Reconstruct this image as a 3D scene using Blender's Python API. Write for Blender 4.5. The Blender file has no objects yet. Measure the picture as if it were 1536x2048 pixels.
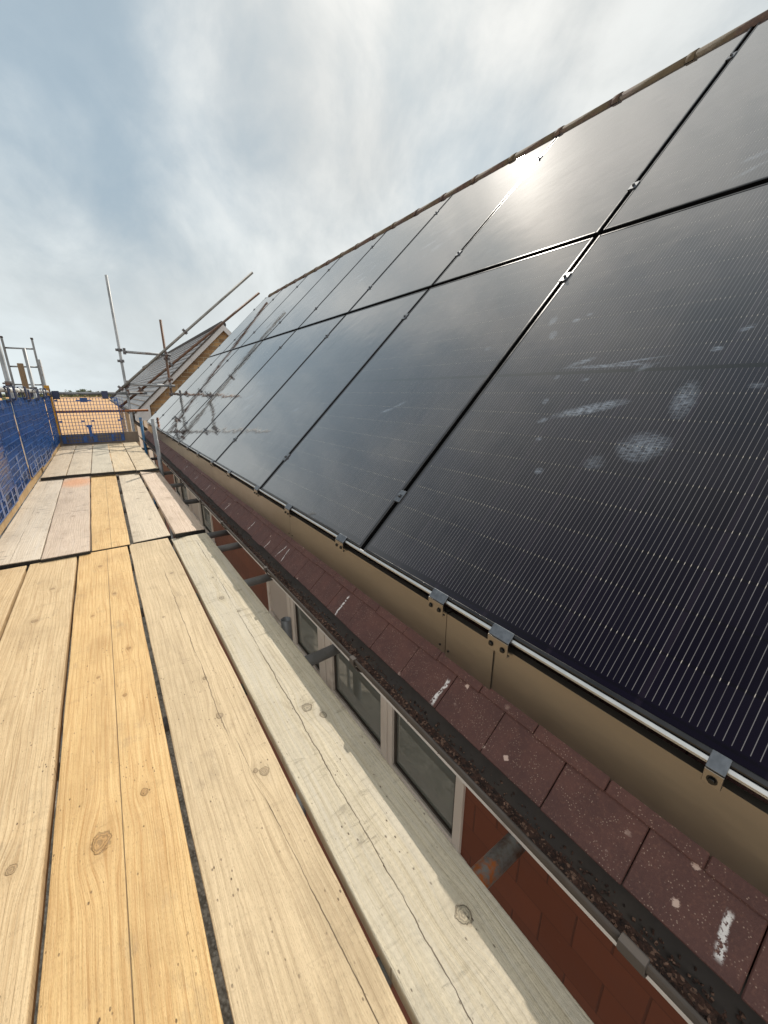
import bpy, bmesh, math, random
from mathutils import Vector, Matrix, noise
R = math.radians
random.seed(7)
scene = bpy.context.scene
C = scene.collection

# ------------------------------------------------------------------ camera
cam_d = bpy.data.cameras.new("camera")
cam = bpy.data.objects.new("camera", cam_d); C.objects.link(cam)
cam_d.sensor_fit = 'VERTICAL'; cam_d.sensor_height = 36.0; cam_d.sensor_width = 27.0
cam_d.lens = 785.0 / 2048.0 * 36.0
cam_d.clip_start = 0.02; cam_d.clip_end = 6000
Mx = Matrix(((0.81989026, 0.16675158, -0.54769871), (-0.57252071, 0.23880009, -0.78434339), (0.0, 0.95664436, 0.2912586))).to_4x4()
cam.matrix_world = Matrix.Translation((0, 0, 1.0)) @ Mx
scene.camera = cam

# ------------------------------------------------------------------ node helper
class NT:
    def __init__(s, tree): s.t = tree; s.n = tree.nodes; s.l = tree.links
    def new(s, typ, **kw):
        nd = s.n.new(typ)
        for k, v in kw.items(): setattr(nd, k, v)
        return nd
    def put(s, sock, v):
        if isinstance(v, bpy.types.NodeSocket): s.l.new(v, sock)
        elif isinstance(v, (tuple, list)) and sock.type == 'RGBA' and len(v) == 3: sock.default_value = (*v, 1)
        else: sock.default_value = v
    def m(s, op, a, b=0.0, c=0.0, clamp=False):
        nd = s.new('ShaderNodeMath', operation=op, use_clamp=clamp)
        s.put(nd.inputs[0], a); s.put(nd.inputs[1], b); s.put(nd.inputs[2], c)
        return nd.outputs[0]
    def v(s, op, a, b=(0, 0, 0), out=0):
        nd = s.new('ShaderNodeVectorMath', operation=op)
        s.put(nd.inputs[0], a)
        if op == 'SCALE': s.put(nd.inputs[3], b)
        else: s.put(nd.inputs[1], b)
        return nd.outputs['Value'] if op in ('DOT_PRODUCT', 'LENGTH', 'DISTANCE') else nd.outputs[0]
    def coord(s, kind='Object'): return s.new('ShaderNodeTexCoord').outputs[kind]
    def sep(s, a):
        nd = s.new('ShaderNodeSeparateXYZ'); s.put(nd.inputs[0], a); return nd.outputs
    def comb(s, x, y, z=0.0):
        nd = s.new('ShaderNodeCombineXYZ'); s.put(nd.inputs[0], x); s.put(nd.inputs[1], y); s.put(nd.inputs[2], z); return nd.outputs[0]
    def noise(s, vec, scale, detail=2.0, rough=0.5, dist=0.0, color=False):
        nd = s.new('ShaderNodeTexNoise'); s.put(nd.inputs['Vector'], vec)
        nd.inputs['Scale'].default_value = scale; nd.inputs['Detail'].default_value = detail
        nd.inputs['Roughness'].default_value = rough; nd.inputs['Distortion'].default_value = dist
        return nd.outputs[1 if color else 0]
    def vor(s, vec, scale, feature='F1', out='Distance', rnd=1.0):
        nd = s.new('ShaderNodeTexVoronoi', feature=feature); s.put(nd.inputs['Vector'], vec)
        nd.inputs['Scale'].default_value = scale; nd.inputs['Randomness'].default_value = rnd
        return nd.outputs[out]
    def ss(s, x, lo, hi, a=0.0, b=1.0):
        nd = s.new('ShaderNodeMapRange', interpolation_type='SMOOTHSTEP')
        s.put(nd.inputs['Value'], x)
        for k, q in zip(('From Min', 'From Max', 'To Min', 'To Max'), (lo, hi, a, b)): s.put(nd.inputs[k], q)
        return nd.outputs[0]
    def mix(s, f, a, b, mode='MIX'):
        nd = s.new('ShaderNodeMix', data_type='RGBA', blend_type=mode)
        s.put(nd.inputs[0], f); s.put(nd.inputs[6], a); s.put(nd.inputs[7], b); return nd.outputs[2]
    def bump(s, h, strength=0.5, dist=0.002, normal=None):
        nd = s.new('ShaderNodeBump'); s.put(nd.inputs['Height'], h)
        nd.inputs['Strength'].default_value = strength; nd.inputs['Distance'].default_value = dist
        if normal is not None: s.put(nd.inputs['Normal'], normal)
        return nd.outputs[0]
    def frac(s, x): return s.m('FRACT', x)

def mat(name):
    m = bpy.data.materials.new(name); m.use_nodes = True
    t = NT(m.node_tree); b = m.node_tree.nodes['Principled BSDF']
    return m, t, b

def simple(name, col, rough=0.5, metal=0.0, var=0.15, scale=12.0, bump=0.0, dirt=None, dirt_amt=0.5):
    m, t, b = mat(name); co = t.coord()
    n = t.noise(co, scale, 5, 0.6)
    c = t.mix(t.ss(n, 0.3, 0.7), tuple(x * (1 - var) for x in col), tuple(min(1, x * (1 + var)) for x in col))
    if dirt:
        n2 = t.noise(co, scale * 0.35, 6, 0.65)
        c = t.mix(t.ss(n2, 0.62 - 0.25 * dirt_amt, 0.72), c, dirt)
    t.put(b.inputs['Base Color'], c); b.inputs['Metallic'].default_value = metal
    t.put(b.inputs['Roughness'], t.ss(n, 0.2, 0.8, max(0.03, rough - 0.08), min(1, rough + 0.08)))
    if bump: t.put(b.inputs['Normal'], t.bump(t.noise(co, scale * 6, 4, 0.6), bump, 0.003))
    return m

# ------------------------------------------------------------------ world + sun
SUN = Vector((0.42971817, 0.57469753, 0.69646611)).normalized()
EL = math.asin(SUN.z); AZ = math.atan2(SUN.x, SUN.y)
world = bpy.data.worlds.new("World"); scene.world = world; world.use_nodes = True
w = NT(world.node_tree); bg = world.node_tree.nodes['Background']
sky = w.new('ShaderNodeTexSky', sky_type='NISHITA', sun_disc=False, sun_elevation=EL, sun_rotation=AZ)
sky.air_density = 1.0; sky.dust_density = 1.6; sky.ozone_density = 1.2
gen = w.coord('Generated')
dirv = w.v('NORMALIZE', gen)
sx, sy, sz = w.sep(dirv)
zc = w.m('MAXIMUM', sz, 0.0)
den = w.m('ADD', zc, 0.85)
px, py = w.m('DIVIDE', sx, den), w.m('DIVIDE', sy, den)
pv = w.comb(px, py, 0.0)
rot = w.new('ShaderNodeVectorRotate', rotation_type='Z_AXIS'); w.put(rot.inputs['Vector'], pv); rot.inputs['Angle'].default_value = R(38)
rv = rot.outputs[0]
st = w.v('MULTIPLY', rv, (1.0, 0.8, 1.0))
warp = w.v('SCALE', w.v('SUBTRACT', w.noise(st, 1.1, 3, 0.5, color=True), (0.5, 0.5, 0.5)), 0.35)
c1 = w.noise(w.v('ADD', st, warp), 2.2, 6, 0.52, 0.1)
c2 = w.noise(w.v('ADD', w.v('MULTIPLY', rv, (1.0, 0.8, 1.0)), warp), 5.6, 9, 0.58, 0.25)
c3 = w.noise(w.v('ADD', pv, (3.1, 1.7, 0.0)), 1.4, 3, 0.5)
c4 = w.noise(w.v('ADD', w.v('MULTIPLY', rv, (1.0, 0.6, 1.0)), warp), 19.0, 6, 0.62, 0.4)
fld = w.m('ADD', w.m('MULTIPLY', c1, 0.66), w.m('ADD', w.m('MULTIPLY', c2, 0.40), w.m('ADD', w.m('MULTIPLY', c4, 0.08), w.m('MULTIPLY', c3, 0.28))))
def skydir(px_, py_):
    v = Mx.to_3x3() @ Vector(((px_ - 768) / 785.0, (1024 - py_) / 785.0, -1.0)); return tuple(v.normalized())
# where the cloud sheet thins and thickens over the houses
for (qx, qy, rad, amt) in ((60, 60, 0.45, -0.20), (960, 430, 0.24, -0.17), (470, 420, 0.22, -0.07), (560, 170, 0.30, 0.09), (240, 330, 0.25, 0.04), (1250, 60, 0.35, 0.05), (760, 330, 0.12, 0.05)):
    fld = w.m('ADD', fld, w.ss(w.v('DISTANCE', dirv, skydir(qx, qy)), rad, 0.0, 0.0, amt))
horiz = w.ss(sz, 0.0, 0.45, 0.30, 0.0)
sd = w.v('DOT_PRODUCT', dirv, tuple(SUN))
halo = w.m('POWER', w.m('MAXIMUM', sd, 0.0), 5.0)
halo2 = w.m('POWER', w.m('MAXIMUM', sd, 0.0), 34.0)
halo3 = w.m('POWER', w.m('MAXIMUM', sd, 0.0), 500.0)
anti = w.ss(w.v('DOT_PRODUCT', dirv, (-0.60, -0.72, 0.35)), 0.25, 0.85, 0.0, 7.0)   # unseen bright cloud bank, added behind the camera to fill the shade
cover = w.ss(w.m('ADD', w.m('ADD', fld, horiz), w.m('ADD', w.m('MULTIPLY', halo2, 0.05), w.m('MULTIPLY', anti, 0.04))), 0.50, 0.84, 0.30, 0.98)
# thin cloud is lit by the sun behind it: brighter towards the sun
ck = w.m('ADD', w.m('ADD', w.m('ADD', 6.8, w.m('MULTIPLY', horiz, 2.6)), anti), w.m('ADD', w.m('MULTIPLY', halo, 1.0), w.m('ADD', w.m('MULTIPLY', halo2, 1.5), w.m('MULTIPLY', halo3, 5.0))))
ck = w.m('MULTIPLY', ck, w.ss(w.m('ADD', w.m('MULTIPLY', c2, 0.55), w.m('MULTIPLY', c1, 0.45)), 0.36, 0.62, 0.88, 1.12))
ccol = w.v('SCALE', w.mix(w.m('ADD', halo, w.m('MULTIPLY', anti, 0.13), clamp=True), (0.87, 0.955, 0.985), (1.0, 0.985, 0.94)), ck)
# hazy blue between the clouds: the sky model, lifted by thin haze
scol = w.v('ADD', w.v('MULTIPLY', sky.outputs[0], (0.14, 0.16, 0.15)), (1.75, 2.75, 3.65))
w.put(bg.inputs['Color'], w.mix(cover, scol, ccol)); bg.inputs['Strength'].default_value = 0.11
sun_d = bpy.data.lights.new("sun", 'SUN'); sun_d.energy = 4.0; sun_d.angle = R(0.6); sun_d.color = (1.0, 0.93, 0.82)
sun = bpy.data.objects.new("sun", sun_d); C.objects.link(sun)
sun.rotation_euler = SUN.to_track_quat('Z', 'Y').to_euler(); sun.location = (3, 4, 8)
vs = scene.view_settings; vs.view_transform = 'Standard'; vs.look = 'None'; vs.exposure = 0.0; vs.gamma = 1.0

# ------------------------------------------------------------------ mesh helpers
class MB:
    def __init__(s): s.bm = bmesh.new()
    def box(s, lo, hi, M=None):
        x0, y0, z0 = lo; x1, y1, z1 = hi
        vs_ = [s.bm.verts.new((x, y, z)) for z in (z0, z1) for y in (y0, y1) for x in (x0, x1)]
        for f in ((0, 2, 3, 1), (4, 5, 7, 6), (0, 1, 5, 4), (2, 6, 7, 3), (0, 4, 6, 2), (1, 3, 7, 5)): s.bm.faces.new([vs_[i] for i in f])
        if M is not None: bmesh.ops.transform(s.bm, matrix=M, verts=vs_)
        return vs_
    def tube(s, a, b, r, seg=16, hollow=None, r2=None):
        a, b = Vector(a), Vector(b); d = (b - a); L = d.length; q = d.to_track_quat('Z', 'Y').to_matrix()
        r2 = r if r2 is None else r2
        def ring(o, rr): return [s.bm.verts.new(o + q @ Vector((math.cos(t) * rr, math.sin(t) * rr, 0))) for t in [2 * math.pi * i / seg for i in range(seg)]]
        A, B = ring(a, r), ring(b, r2)
        for i in range(seg):
            f = s.bm.faces.new((A[i], A[(i + 1) % seg], B[(i + 1) % seg], B[i])); f.smooth = True
        if hollow:
            for rg, o, sg in ((A, a, 1), (B, b, -1)):
                I = ring(o, hollow); J = ring(o + sg * d.normalized() * min(0.12, L * 0.4), hollow)
                for i in range(seg):
                    k = (i + 1) % seg
                    s.bm.faces.new((rg[i], I[i], I[k], rg[k]) if sg > 0 else (rg[i], rg[k], I[k], I[i]))
                    f = s.bm.faces.new((I[i], J[i], J[k], I[k])); f.smooth = True
                s.bm.faces.new(J)
        else:
            s.bm.faces.new(A[::-1]); s.bm.faces.new(B)
    def quad(s, *p): return s.bm.faces.new([s.bm.verts.new(Vector(q)) for q in p])
    def prism(s, poly, a, b):
        """poly: list of (x,z); extruded along y from a to b"""
        A = [s.bm.verts.new((x, a, z)) for x, z in poly]; B = [s.bm.verts.new((x, b, z)) for x, z in poly]
        n = len(poly)
        for i in range(n): s.bm.faces.new((A[i], A[(i + 1) % n], B[(i + 1) % n], B[i]))
        s.bm.faces.new(A[::-1]); s.bm.faces.new(B)
    def done(s, name, m, parent=None, bevel=0.0, seg=1, smooth=False):
        bmesh.ops.recalc_face_normals(s.bm, faces=s.bm.faces)
        me = bpy.data.meshes.new(name); s.bm.to_mesh(me); s.bm.free()
        if smooth:
            for p in me.polygons: p.use_smooth = True
        for q in (m if isinstance(m, (list, tuple)) else [m]): me.materials.append(q)
        o = bpy.data.objects.new(name, me); C.objects.link(o)
        if parent is not None: o.parent = parent
        if bevel:
            b = o.modifiers.new('bevel', 'BEVEL'); b.width = bevel; b.segments = seg; b.limit_method = 'ANGLE'; b.angle_limit = R(50)
        return o

def thing(name, label, cat, loc=(0, 0, 0), rot=None, group=None):
    o = bpy.data.objects.new(name, None); C.objects.link(o); o.location = loc; o.empty_display_size = 0.1
    if rot is not None: o.rotation_euler = rot
    o['label'] = label; o['category'] = cat
    if group: o['group'] = group
    return o
def tag(o, label, cat, group=None):
    o['label'] = label; o['category'] = cat
    if group: o['group'] = group
    return o
def kind(o, k): o['kind'] = k; return o

# ------------------------------------------------------------------ wood
def wood(name, light, dark, seed, knots=(), cracks=(), cx=0.0, F=95.0, grey=0.0, greycol=(0.42, 0.39, 0.33), bump=0.8, specks=0.6, stain=None, contrast=0.55, saw=0.0, seam=None, ripple=0.15):
    m, t, b = mat(name); co = t.coord()
    x, y, z = t.sep(co)
    off = seed * 3.71
    yo = t.m('ADD', y, off)
    lowf = t.noise(t.comb(t.m('MULTIPLY', x, 3.0), t.m('MULTIPLY', yo, 1.1), off), 1.0, 3, 0.5)
    g = t.m('ADD', x, t.m('MULTIPLY', t.m('SUBTRACT', lowf, 0.5), 0.055))
    kd = None; kmask = None; shade = None
    for (kx, ky, r) in knots:
        dx = t.m('SUBTRACT', x, kx); dy = t.m('SUBTRACT', y, ky)
        d2 = t.m('ADD', t.m('MULTIPLY', dx, dx), t.m('MULTIPLY', t.m('MULTIPLY', dy, dy), 0.22))
        e = t.m('EXPONENT', t.m('MULTIPLY', d2, -1.0 / (2.6 * r) ** 2))
        g = t.m('SUBTRACT', g, t.m('MULTIPLY', t.m('MULTIPLY', dx, e), 0.85))
        g = t.m('ADD', g, t.m('MULTIPLY', e, r * 0.55))
        kk = t.m('DIVIDE', t.m('SQRT', t.m('ADD', t.m('MULTIPLY', dx, dx), t.m('MULTIPLY', t.m('MULTIPLY', dy, dy), 0.62))), r)
        kd = kk if kd is None else t.m('MINIMUM', kd, kk)
        shade = e if shade is None else t.m('MAXIMUM', shade, e)
    gx = t.m('SUBTRACT', g, cx)
    ringd = t.m('SQRT', t.m('ADD', t.m('MULTIPLY', gx, gx), t.m('ADD', 0.00012, t.m('MULTIPLY', t.ss(lowf, 0.3, 0.7), 0.0009))))
    wob = t.noise(t.comb(t.m('MULTIPLY', x, 14.0), t.m('MULTIPLY', yo, 1.7), off), 1.0, 3, 0.55)
    ph = t.m('ADD', t.m('MULTIPLY', ringd, F), t.m('ADD', t.m('MULTIPLY', wob, 1.6), t.m('MULTIPLY', yo, 0.35)))
    saww = t.frac(ph)
    ring = t.m('POWER', saww, 3.0)                       # late wood: sharp on one side
    ring = t.m('MULTIPLY', ring, t.ss(saww, 1.0, 0.93))
    fib = t.noise(t.comb(t.m('MULTIPLY', g, 420.0), t.m('MULTIPLY', yo, 7.0), off), 1.0, 4, 0.6)
    fib2 = t.noise(t.comb(t.m('MULTIPLY', g, 90.0), t.m('MULTIPLY', yo, 2.2), off), 1.0, 4, 0.6)
    blot = t.noise(t.comb(t.m('MULTIPLY', x, 6.0), t.m('MULTIPLY', yo, 2.6), off), 1.0, 5, 0.6)
    gr = t.noise(t.comb(t.m('MULTIPLY', x, 520.0), t.m('MULTIPLY', yo, 130.0), off), 1.0, 3, 0.6)
    und = t.noise(t.comb(t.m('MULTIPLY', x, 7.0), t.m('MULTIPLY', yo, 16.0), off), 1.0, 4, 0.6)
    f = t.m('ADD', t.m('MULTIPLY', ring, contrast), t.m('ADD', t.m('MULTIPLY', t.m('SUBTRACT', fib, 0.42), 2.0), t.m('MULTIPLY', t.m('SUBTRACT', fib2, 0.45), 1.6)), clamp=True)
    c = t.mix(f, light, dark)
    c = t.mix(t.ss(gr, 0.54, 0.72, 0.0, 0.45), c, tuple(q * 0.62 for q in dark))
    c = t.mix(t.ss(blot, 0.42, 0.72, 0.0, 0.40), c, tuple(q * 0.72 for q in dark))
    if grey:
        gm = t.noise(t.comb(t.m('MULTIPLY', g, 60.0), t.m('MULTIPLY', yo, 1.6), off + 2), 1.0, 5, 0.65)
        c = t.mix(t.ss(gm, 0.62 - 0.35 * grey, 0.85 - 0.2 * grey, 0.0, min(1, grey * 1.1)), c, greycol)
        g3 = t.noise(t.comb(t.m('MULTIPLY', x, 18.0), t.m('MULTIPLY', yo, 9.0), off + 5), 1.0, 6, 0.7)
        c = t.mix(t.ss(g3, 0.58, 0.74, 0.0, 0.45 * grey), c, tuple(q * 0.45 for q in greycol))
    hgt = t.m('ADD', t.m('MULTIPLY', ring, -0.35), t.m('ADD', t.m('MULTIPLY', fib, 0.7), t.m('ADD', t.m('MULTIPLY', und, 2.2), t.m('ADD', t.m('MULTIPLY', gr, 0.5), t.m('MULTIPLY', fib2, 0.8)))))
    if saw:
        # rough band-saw marks across the board
        sm = t.m('SINE', t.m('ADD', t.m('MULTIPLY', y, 430.0), t.m('MULTIPLY', wob, 14.0)))
        hgt = t.m('ADD', hgt, t.m('MULTIPLY', sm, 0.10 * saw))
    if kd is not None:
        kw = t.m('ADD', kd, t.m('ADD', t.m('MULTIPLY', t.m('SUBTRACT', t.noise(t.comb(t.m('MULTIPLY', x, 55.0), t.m('MULTIPLY', yo, 48.0), off), 1.0, 3, 0.6), 0.5), 1.3), t.m('MULTIPLY', t.m('SUBTRACT', fib2, 0.5), 0.5)))
        inside = t.ss(kw, 1.05, 0.85)
        krings = t.m('SINE', t.m('MULTIPLY', kw, 17.0))
        kc = t.mix(t.ss(krings, -0.6, 1.0), tuple(q * 0.50 for q in dark), tuple(q * 0.92 for q in dark))
        c = t.mix(t.m('MULTIPLY', t.ss(shade, 0.25, 1.0), 0.35), c, tuple(q * 0.8 for q in dark))
        c = t.mix(t.m('MULTIPLY', inside, 0.8), c, kc)
        edge = t.m('MULTIPLY', t.ss(kw, 0.80, 0.98), t.ss(kw, 1.18, 1.02))
        c = t.mix(t.m('MULTIPLY', t.m('MULTIPLY', edge, t.ss(blot, 0.4, 0.6, 0.35, 1.0)), 0.5), c, (0.09, 0.05, 0.025))
        hgt = t.m('SUBTRACT', t.m('ADD', hgt, t.m('MULTIPLY', inside, 0.35)), t.m('MULTIPLY', edge, 0.7))
    cm = None
    for (x0, slope, wdt, y0, y1, amp) in cracks:
        wl = t.noise(t.comb(x0 * 9, t.m('MULTIPLY', yo, 7.0), off), 1.0, 4, 0.7)
        xc = t.m('ADD', t.m('ADD', x0, t.m('MULTIPLY', y, slope)), t.m('MULTIPLY', t.m('SUBTRACT', wl, 0.5), amp))
        dd = t.m('ABSOLUTE', t.m('SUBTRACT', x, xc))
        ww = t.m('MULTIPLY', t.ss(t.noise(t.comb(0.0, t.m('MULTIPLY', yo, 4.0), off + x0 * 50), 1.0, 3, 0.6), 0.36, 0.62, 0.15, 1.0), wdt)
        k = t.m('MULTIPLY', t.m('SUBTRACT', 1.0, t.ss(dd, t.m('MULTIPLY', ww, 0.4), ww)), t.m('MULTIPLY', t.ss(y, y0, y0 + 0.12), t.ss(y, y1, y1 - 0.12)))
        cm = k if cm is None else t.m('MAXIMUM', cm, k)
    if seam is not None:
        x0, slope = seam
        dd = t.m('ABSOLUTE', t.m('SUBTRACT', x, t.m('ADD', x0, t.m('MULTIPLY', y, slope))))
        k = t.ss(dd, 0.0013, 0.0005)
        cm = k if cm is None else t.m('MAXIMUM', cm, k)
    if cm is not None:
        c = t.mix(t.m('MULTIPLY', cm, 0.75), c, (0.07, 0.042, 0.022)); hgt = t.m('SUBTRACT', hgt, t.m('MULTIPLY', cm, 1.6))
    if specks:
        sv = t.comb(t.m('MULTIPLY', x, 95.0), t.m('MULTIPLY', yo, 48.0), off)
        sp = t.vor(sv, 1.0)
        gate = t.noise(t.comb(t.m('MULTIPLY', x, 22.0), t.m('MULTIPLY', yo, 9.0), off), 1.0, 3, 0.6)
        sm2 = t.m('MULTIPLY', t.ss(sp, 0.20, 0.10), t.ss(gate, 0.56 - 0.12 * specks, 0.66))
        c = t.mix(t.m('MULTIPLY', sm2, 0.8), c, (0.06, 0.035, 0.02)); hgt = t.m('SUBTRACT', hgt, t.m('MULTIPLY', sm2, 0.6))
    if ripple:
        rp = t.noise(t.comb(t.m('MULTIPLY', x, 8.0), t.m('MULTIPLY', yo, 34.0), off + 9), 1.0, 5, 0.62, 0.6)
        rg = t.noise(t.comb(t.m('MULTIPLY', x, 9.0), t.m('MULTIPLY', yo, 2.0), off + 4), 1.0, 3, 0.6)
        rk = t.m('MULTIPLY', t.ss(rp, 0.56, 0.68), t.ss(rg, 0.40, 0.62))
        c = t.mix(t.m('MULTIPLY', rk, ripple), c, tuple(q * 0.42 for q in dark)); hgt = t.m('SUBTRACT', hgt, t.m('MULTIPLY', rk, ripple * 1.2))
    smr = t.noise(t.comb(t.m('MULTIPLY', x, 16.0), t.m('MULTIPLY', yo, 7.0), off + 21), 1.0, 7, 0.68)
    c = t.mix(t.ss(smr, 0.56, 0.74, 0.0, 0.34), c, (0.20, 0.145, 0.09))
    c = t.mix(t.ss(smr, 0.42, 0.30, 0.0, 0.25), c, tuple(min(0.8, q * 1.12) for q in light))
    if stain:
        (sx0, sy0, sr, scol_) = stain
        dx = t.m('SUBTRACT', x, sx0); dy = t.m('MULTIPLY', t.m('SUBTRACT', y, sy0), 0.6)
        dq = t.m('ADD', t.m('SQRT', t.m('ADD', t.m('MULTIPLY', dx, dx), t.m('MULTIPLY', dy, dy))), t.m('MULTIPLY', t.m('SUBTRACT', blot, 0.5), 0.2))
        c = t.mix(t.ss(dq, sr, sr * 0.2, 0.0, 0.65), c, scol_)
    t.put(b.inputs['Base Color'], c)
    t.put(b.inputs['Roughness'], t.ss(fib, 0.3, 0.7, 0.52, 0.72)); b.inputs['Specular IOR Level'].default_value = 0.35
    t.put(b.inputs['Normal'], t.bump(hgt, bump, 0.0028))
    return m

# ------------------------------------------------------------------ materials
def galv(name, tint=(0.42, 0.43, 0.44), rust=0.0, paint=None, seed=0.0):
    m, t, b = mat(name); co = t.v('ADD', t.coord(), (seed, seed * 2, 0))
    n = t.noise(co, 4, 5, 0.6); n2 = t.noise(co, 60, 3, 0.6)
    c = t.mix(t.ss(n, 0.35, 0.65), tuple(q * 0.55 for q in tint), tint)
    c = t.mix(t.ss(n2, 0.55, 0.7, 0, 0.25), c, tuple(q * 0.5 for q in tint))
    if rust: c = t.mix(t.ss(t.noise(co, 4.5, 6, 0.7), 0.62 - 0.3 * rust, 0.72 - 0.2 * rust), c, (0.11, 0.052, 0.028))
    if paint:
        c = t.mix(t.ss(t.noise(co, 7.5, 5, 0.7), 0.49, 0.58), c, paint)
    t.put(b.inputs['Base Color'], c); b.inputs['Metallic'].default_value = 0.25
    t.put(b.inputs['Roughness'], t.ss(n, 0.3, 0.7, 0.42, 0.62))
    t.put(b.inputs['Normal'], t.bump(n2, 0.15, 0.002))
    return m
M_galv = galv('galvanised steel', (0.30, 0.31, 0.32)); M_galvd = galv('dull galvanised steel', (0.25, 0.26, 0.27), 0.2, seed=3)
M_rust = galv('rusty steel tube', (0.14, 0.11, 0.09), 0.9, seed=5)
M_rustred = galv('red brown tube', (0.26, 0.10, 0.045), 0.6, seed=8)
M_orange = galv('galvanised tube with orange paint', (0.36, 0.38, 0.38), 0.35, (0.50, 0.15, 0.03), seed=11.4)
M_bluetube = galv('blue painted tube', (0.03, 0.13, 0.26), 0.15, seed=2)
M_white = galv('pale worn tube', (0.62, 0.62, 0.60), 0.0, seed=6)
M_coupler = galv('dark coupler steel', (0.16, 0.16, 0.17), 0.5, seed=7)
M_blue = simple('blue plastic', (0.011, 0.066, 0.23), 0.30, var=0.3, scale=8, dirt=(0.07, 0.10, 0.17), dirt_amt=0.15)
M_bluedark = simple('dark blue plastic', (0.008, 0.02, 0.07), 0.35, var=0.2)
M_black = simple('black plastic gutter', (0.048, 0.038, 0.031), 0.8, var=0.3, scale=20, dirt=(0.05, 0.042, 0.038), dirt_amt=0.9)
M_frame = simple('black anodised frame', (0.035, 0.035, 0.037), 0.30, metal=0.85, var=0.15)
M_alu = simple('bare aluminium', (0.46, 0.46, 0.455), 0.38, metal=0.85, var=0.03, scale=40)
M_clamp = simple('grey anodised clamp', (0.10, 0.11, 0.125), 0.4, metal=0.7, var=0.2, scale=60)
M_bolt = simple('dark bolt', (0.03, 0.03, 0.03), 0.35, metal=0.9)
M_upvc = simple('pale frame', (0.68, 0.63, 0.58), 0.35, var=0.05, scale=5, dirt=(0.35, 0.3, 0.26), dirt_amt=0.25)
M_panelcream = simple('pale infill', (0.50, 0.45, 0.41), 0.45, var=0.05, scale=3)
M_barge = simple('white painted bargeboard', (0.46, 0.46, 0.47), 0.5, var=0.08, scale=3, dirt=(0.3, 0.29, 0.28), dirt_amt=0.3)
M_yellow = wood('yellow painted timber', (0.50, 0.26, 0.03), (0.36, 0.17, 0.02), 31, contrast=0.3)
M_darkboard = wood('weathered brown board', (0.20, 0.155, 0.12), (0.13, 0.10, 0.08), 33, grey=0.5, greycol=(0.19, 0.17, 0.155))
M_chip = wood('tan toe board', (0.50, 0.35, 0.18), (0.38, 0.24, 0.11), 35, contrast=0.25, specks=0.4)
M_endband = simple('black end band', (0.03, 0.03, 0.03), 0.5, metal=0.5, var=0.5, scale=120)
M_rubble = simple('ground rubble', (0.3, 0.26, 0.2), 0.9)

def m_skirt():
    m, t, b = mat('brushed bronze sheet'); co = t.coord(); x, y, z = t.sep(co)
    n = t.noise(t.comb(t.m('MULTIPLY', y, 1.2), t.m('MULTIPLY', z, 3.0), 0), 2.0, 4, 0.5)
    n2 = t.noise(co, 9, 5, 0.65)
    c = t.mix(t.ss(n, 0.3, 0.7), (0.215, 0.190, 0.163), (0.24, 0.213, 0.184))
    c = t.mix(t.ss(n2, 0.60, 0.8, 0, 0.25), c, (0.175, 0.15, 0.122))
    t.put(b.inputs['Base Color'], c); b.inputs['Metallic'].default_value = 0.9
    t.put(b.inputs['Roughness'], t.ss(n2, 0.3, 0.7, 0.33, 0.38))
    t.put(b.inputs['Normal'], t.bump(n, 0.25, 0.01))
    return m
M_skirt = m_skirt()

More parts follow.
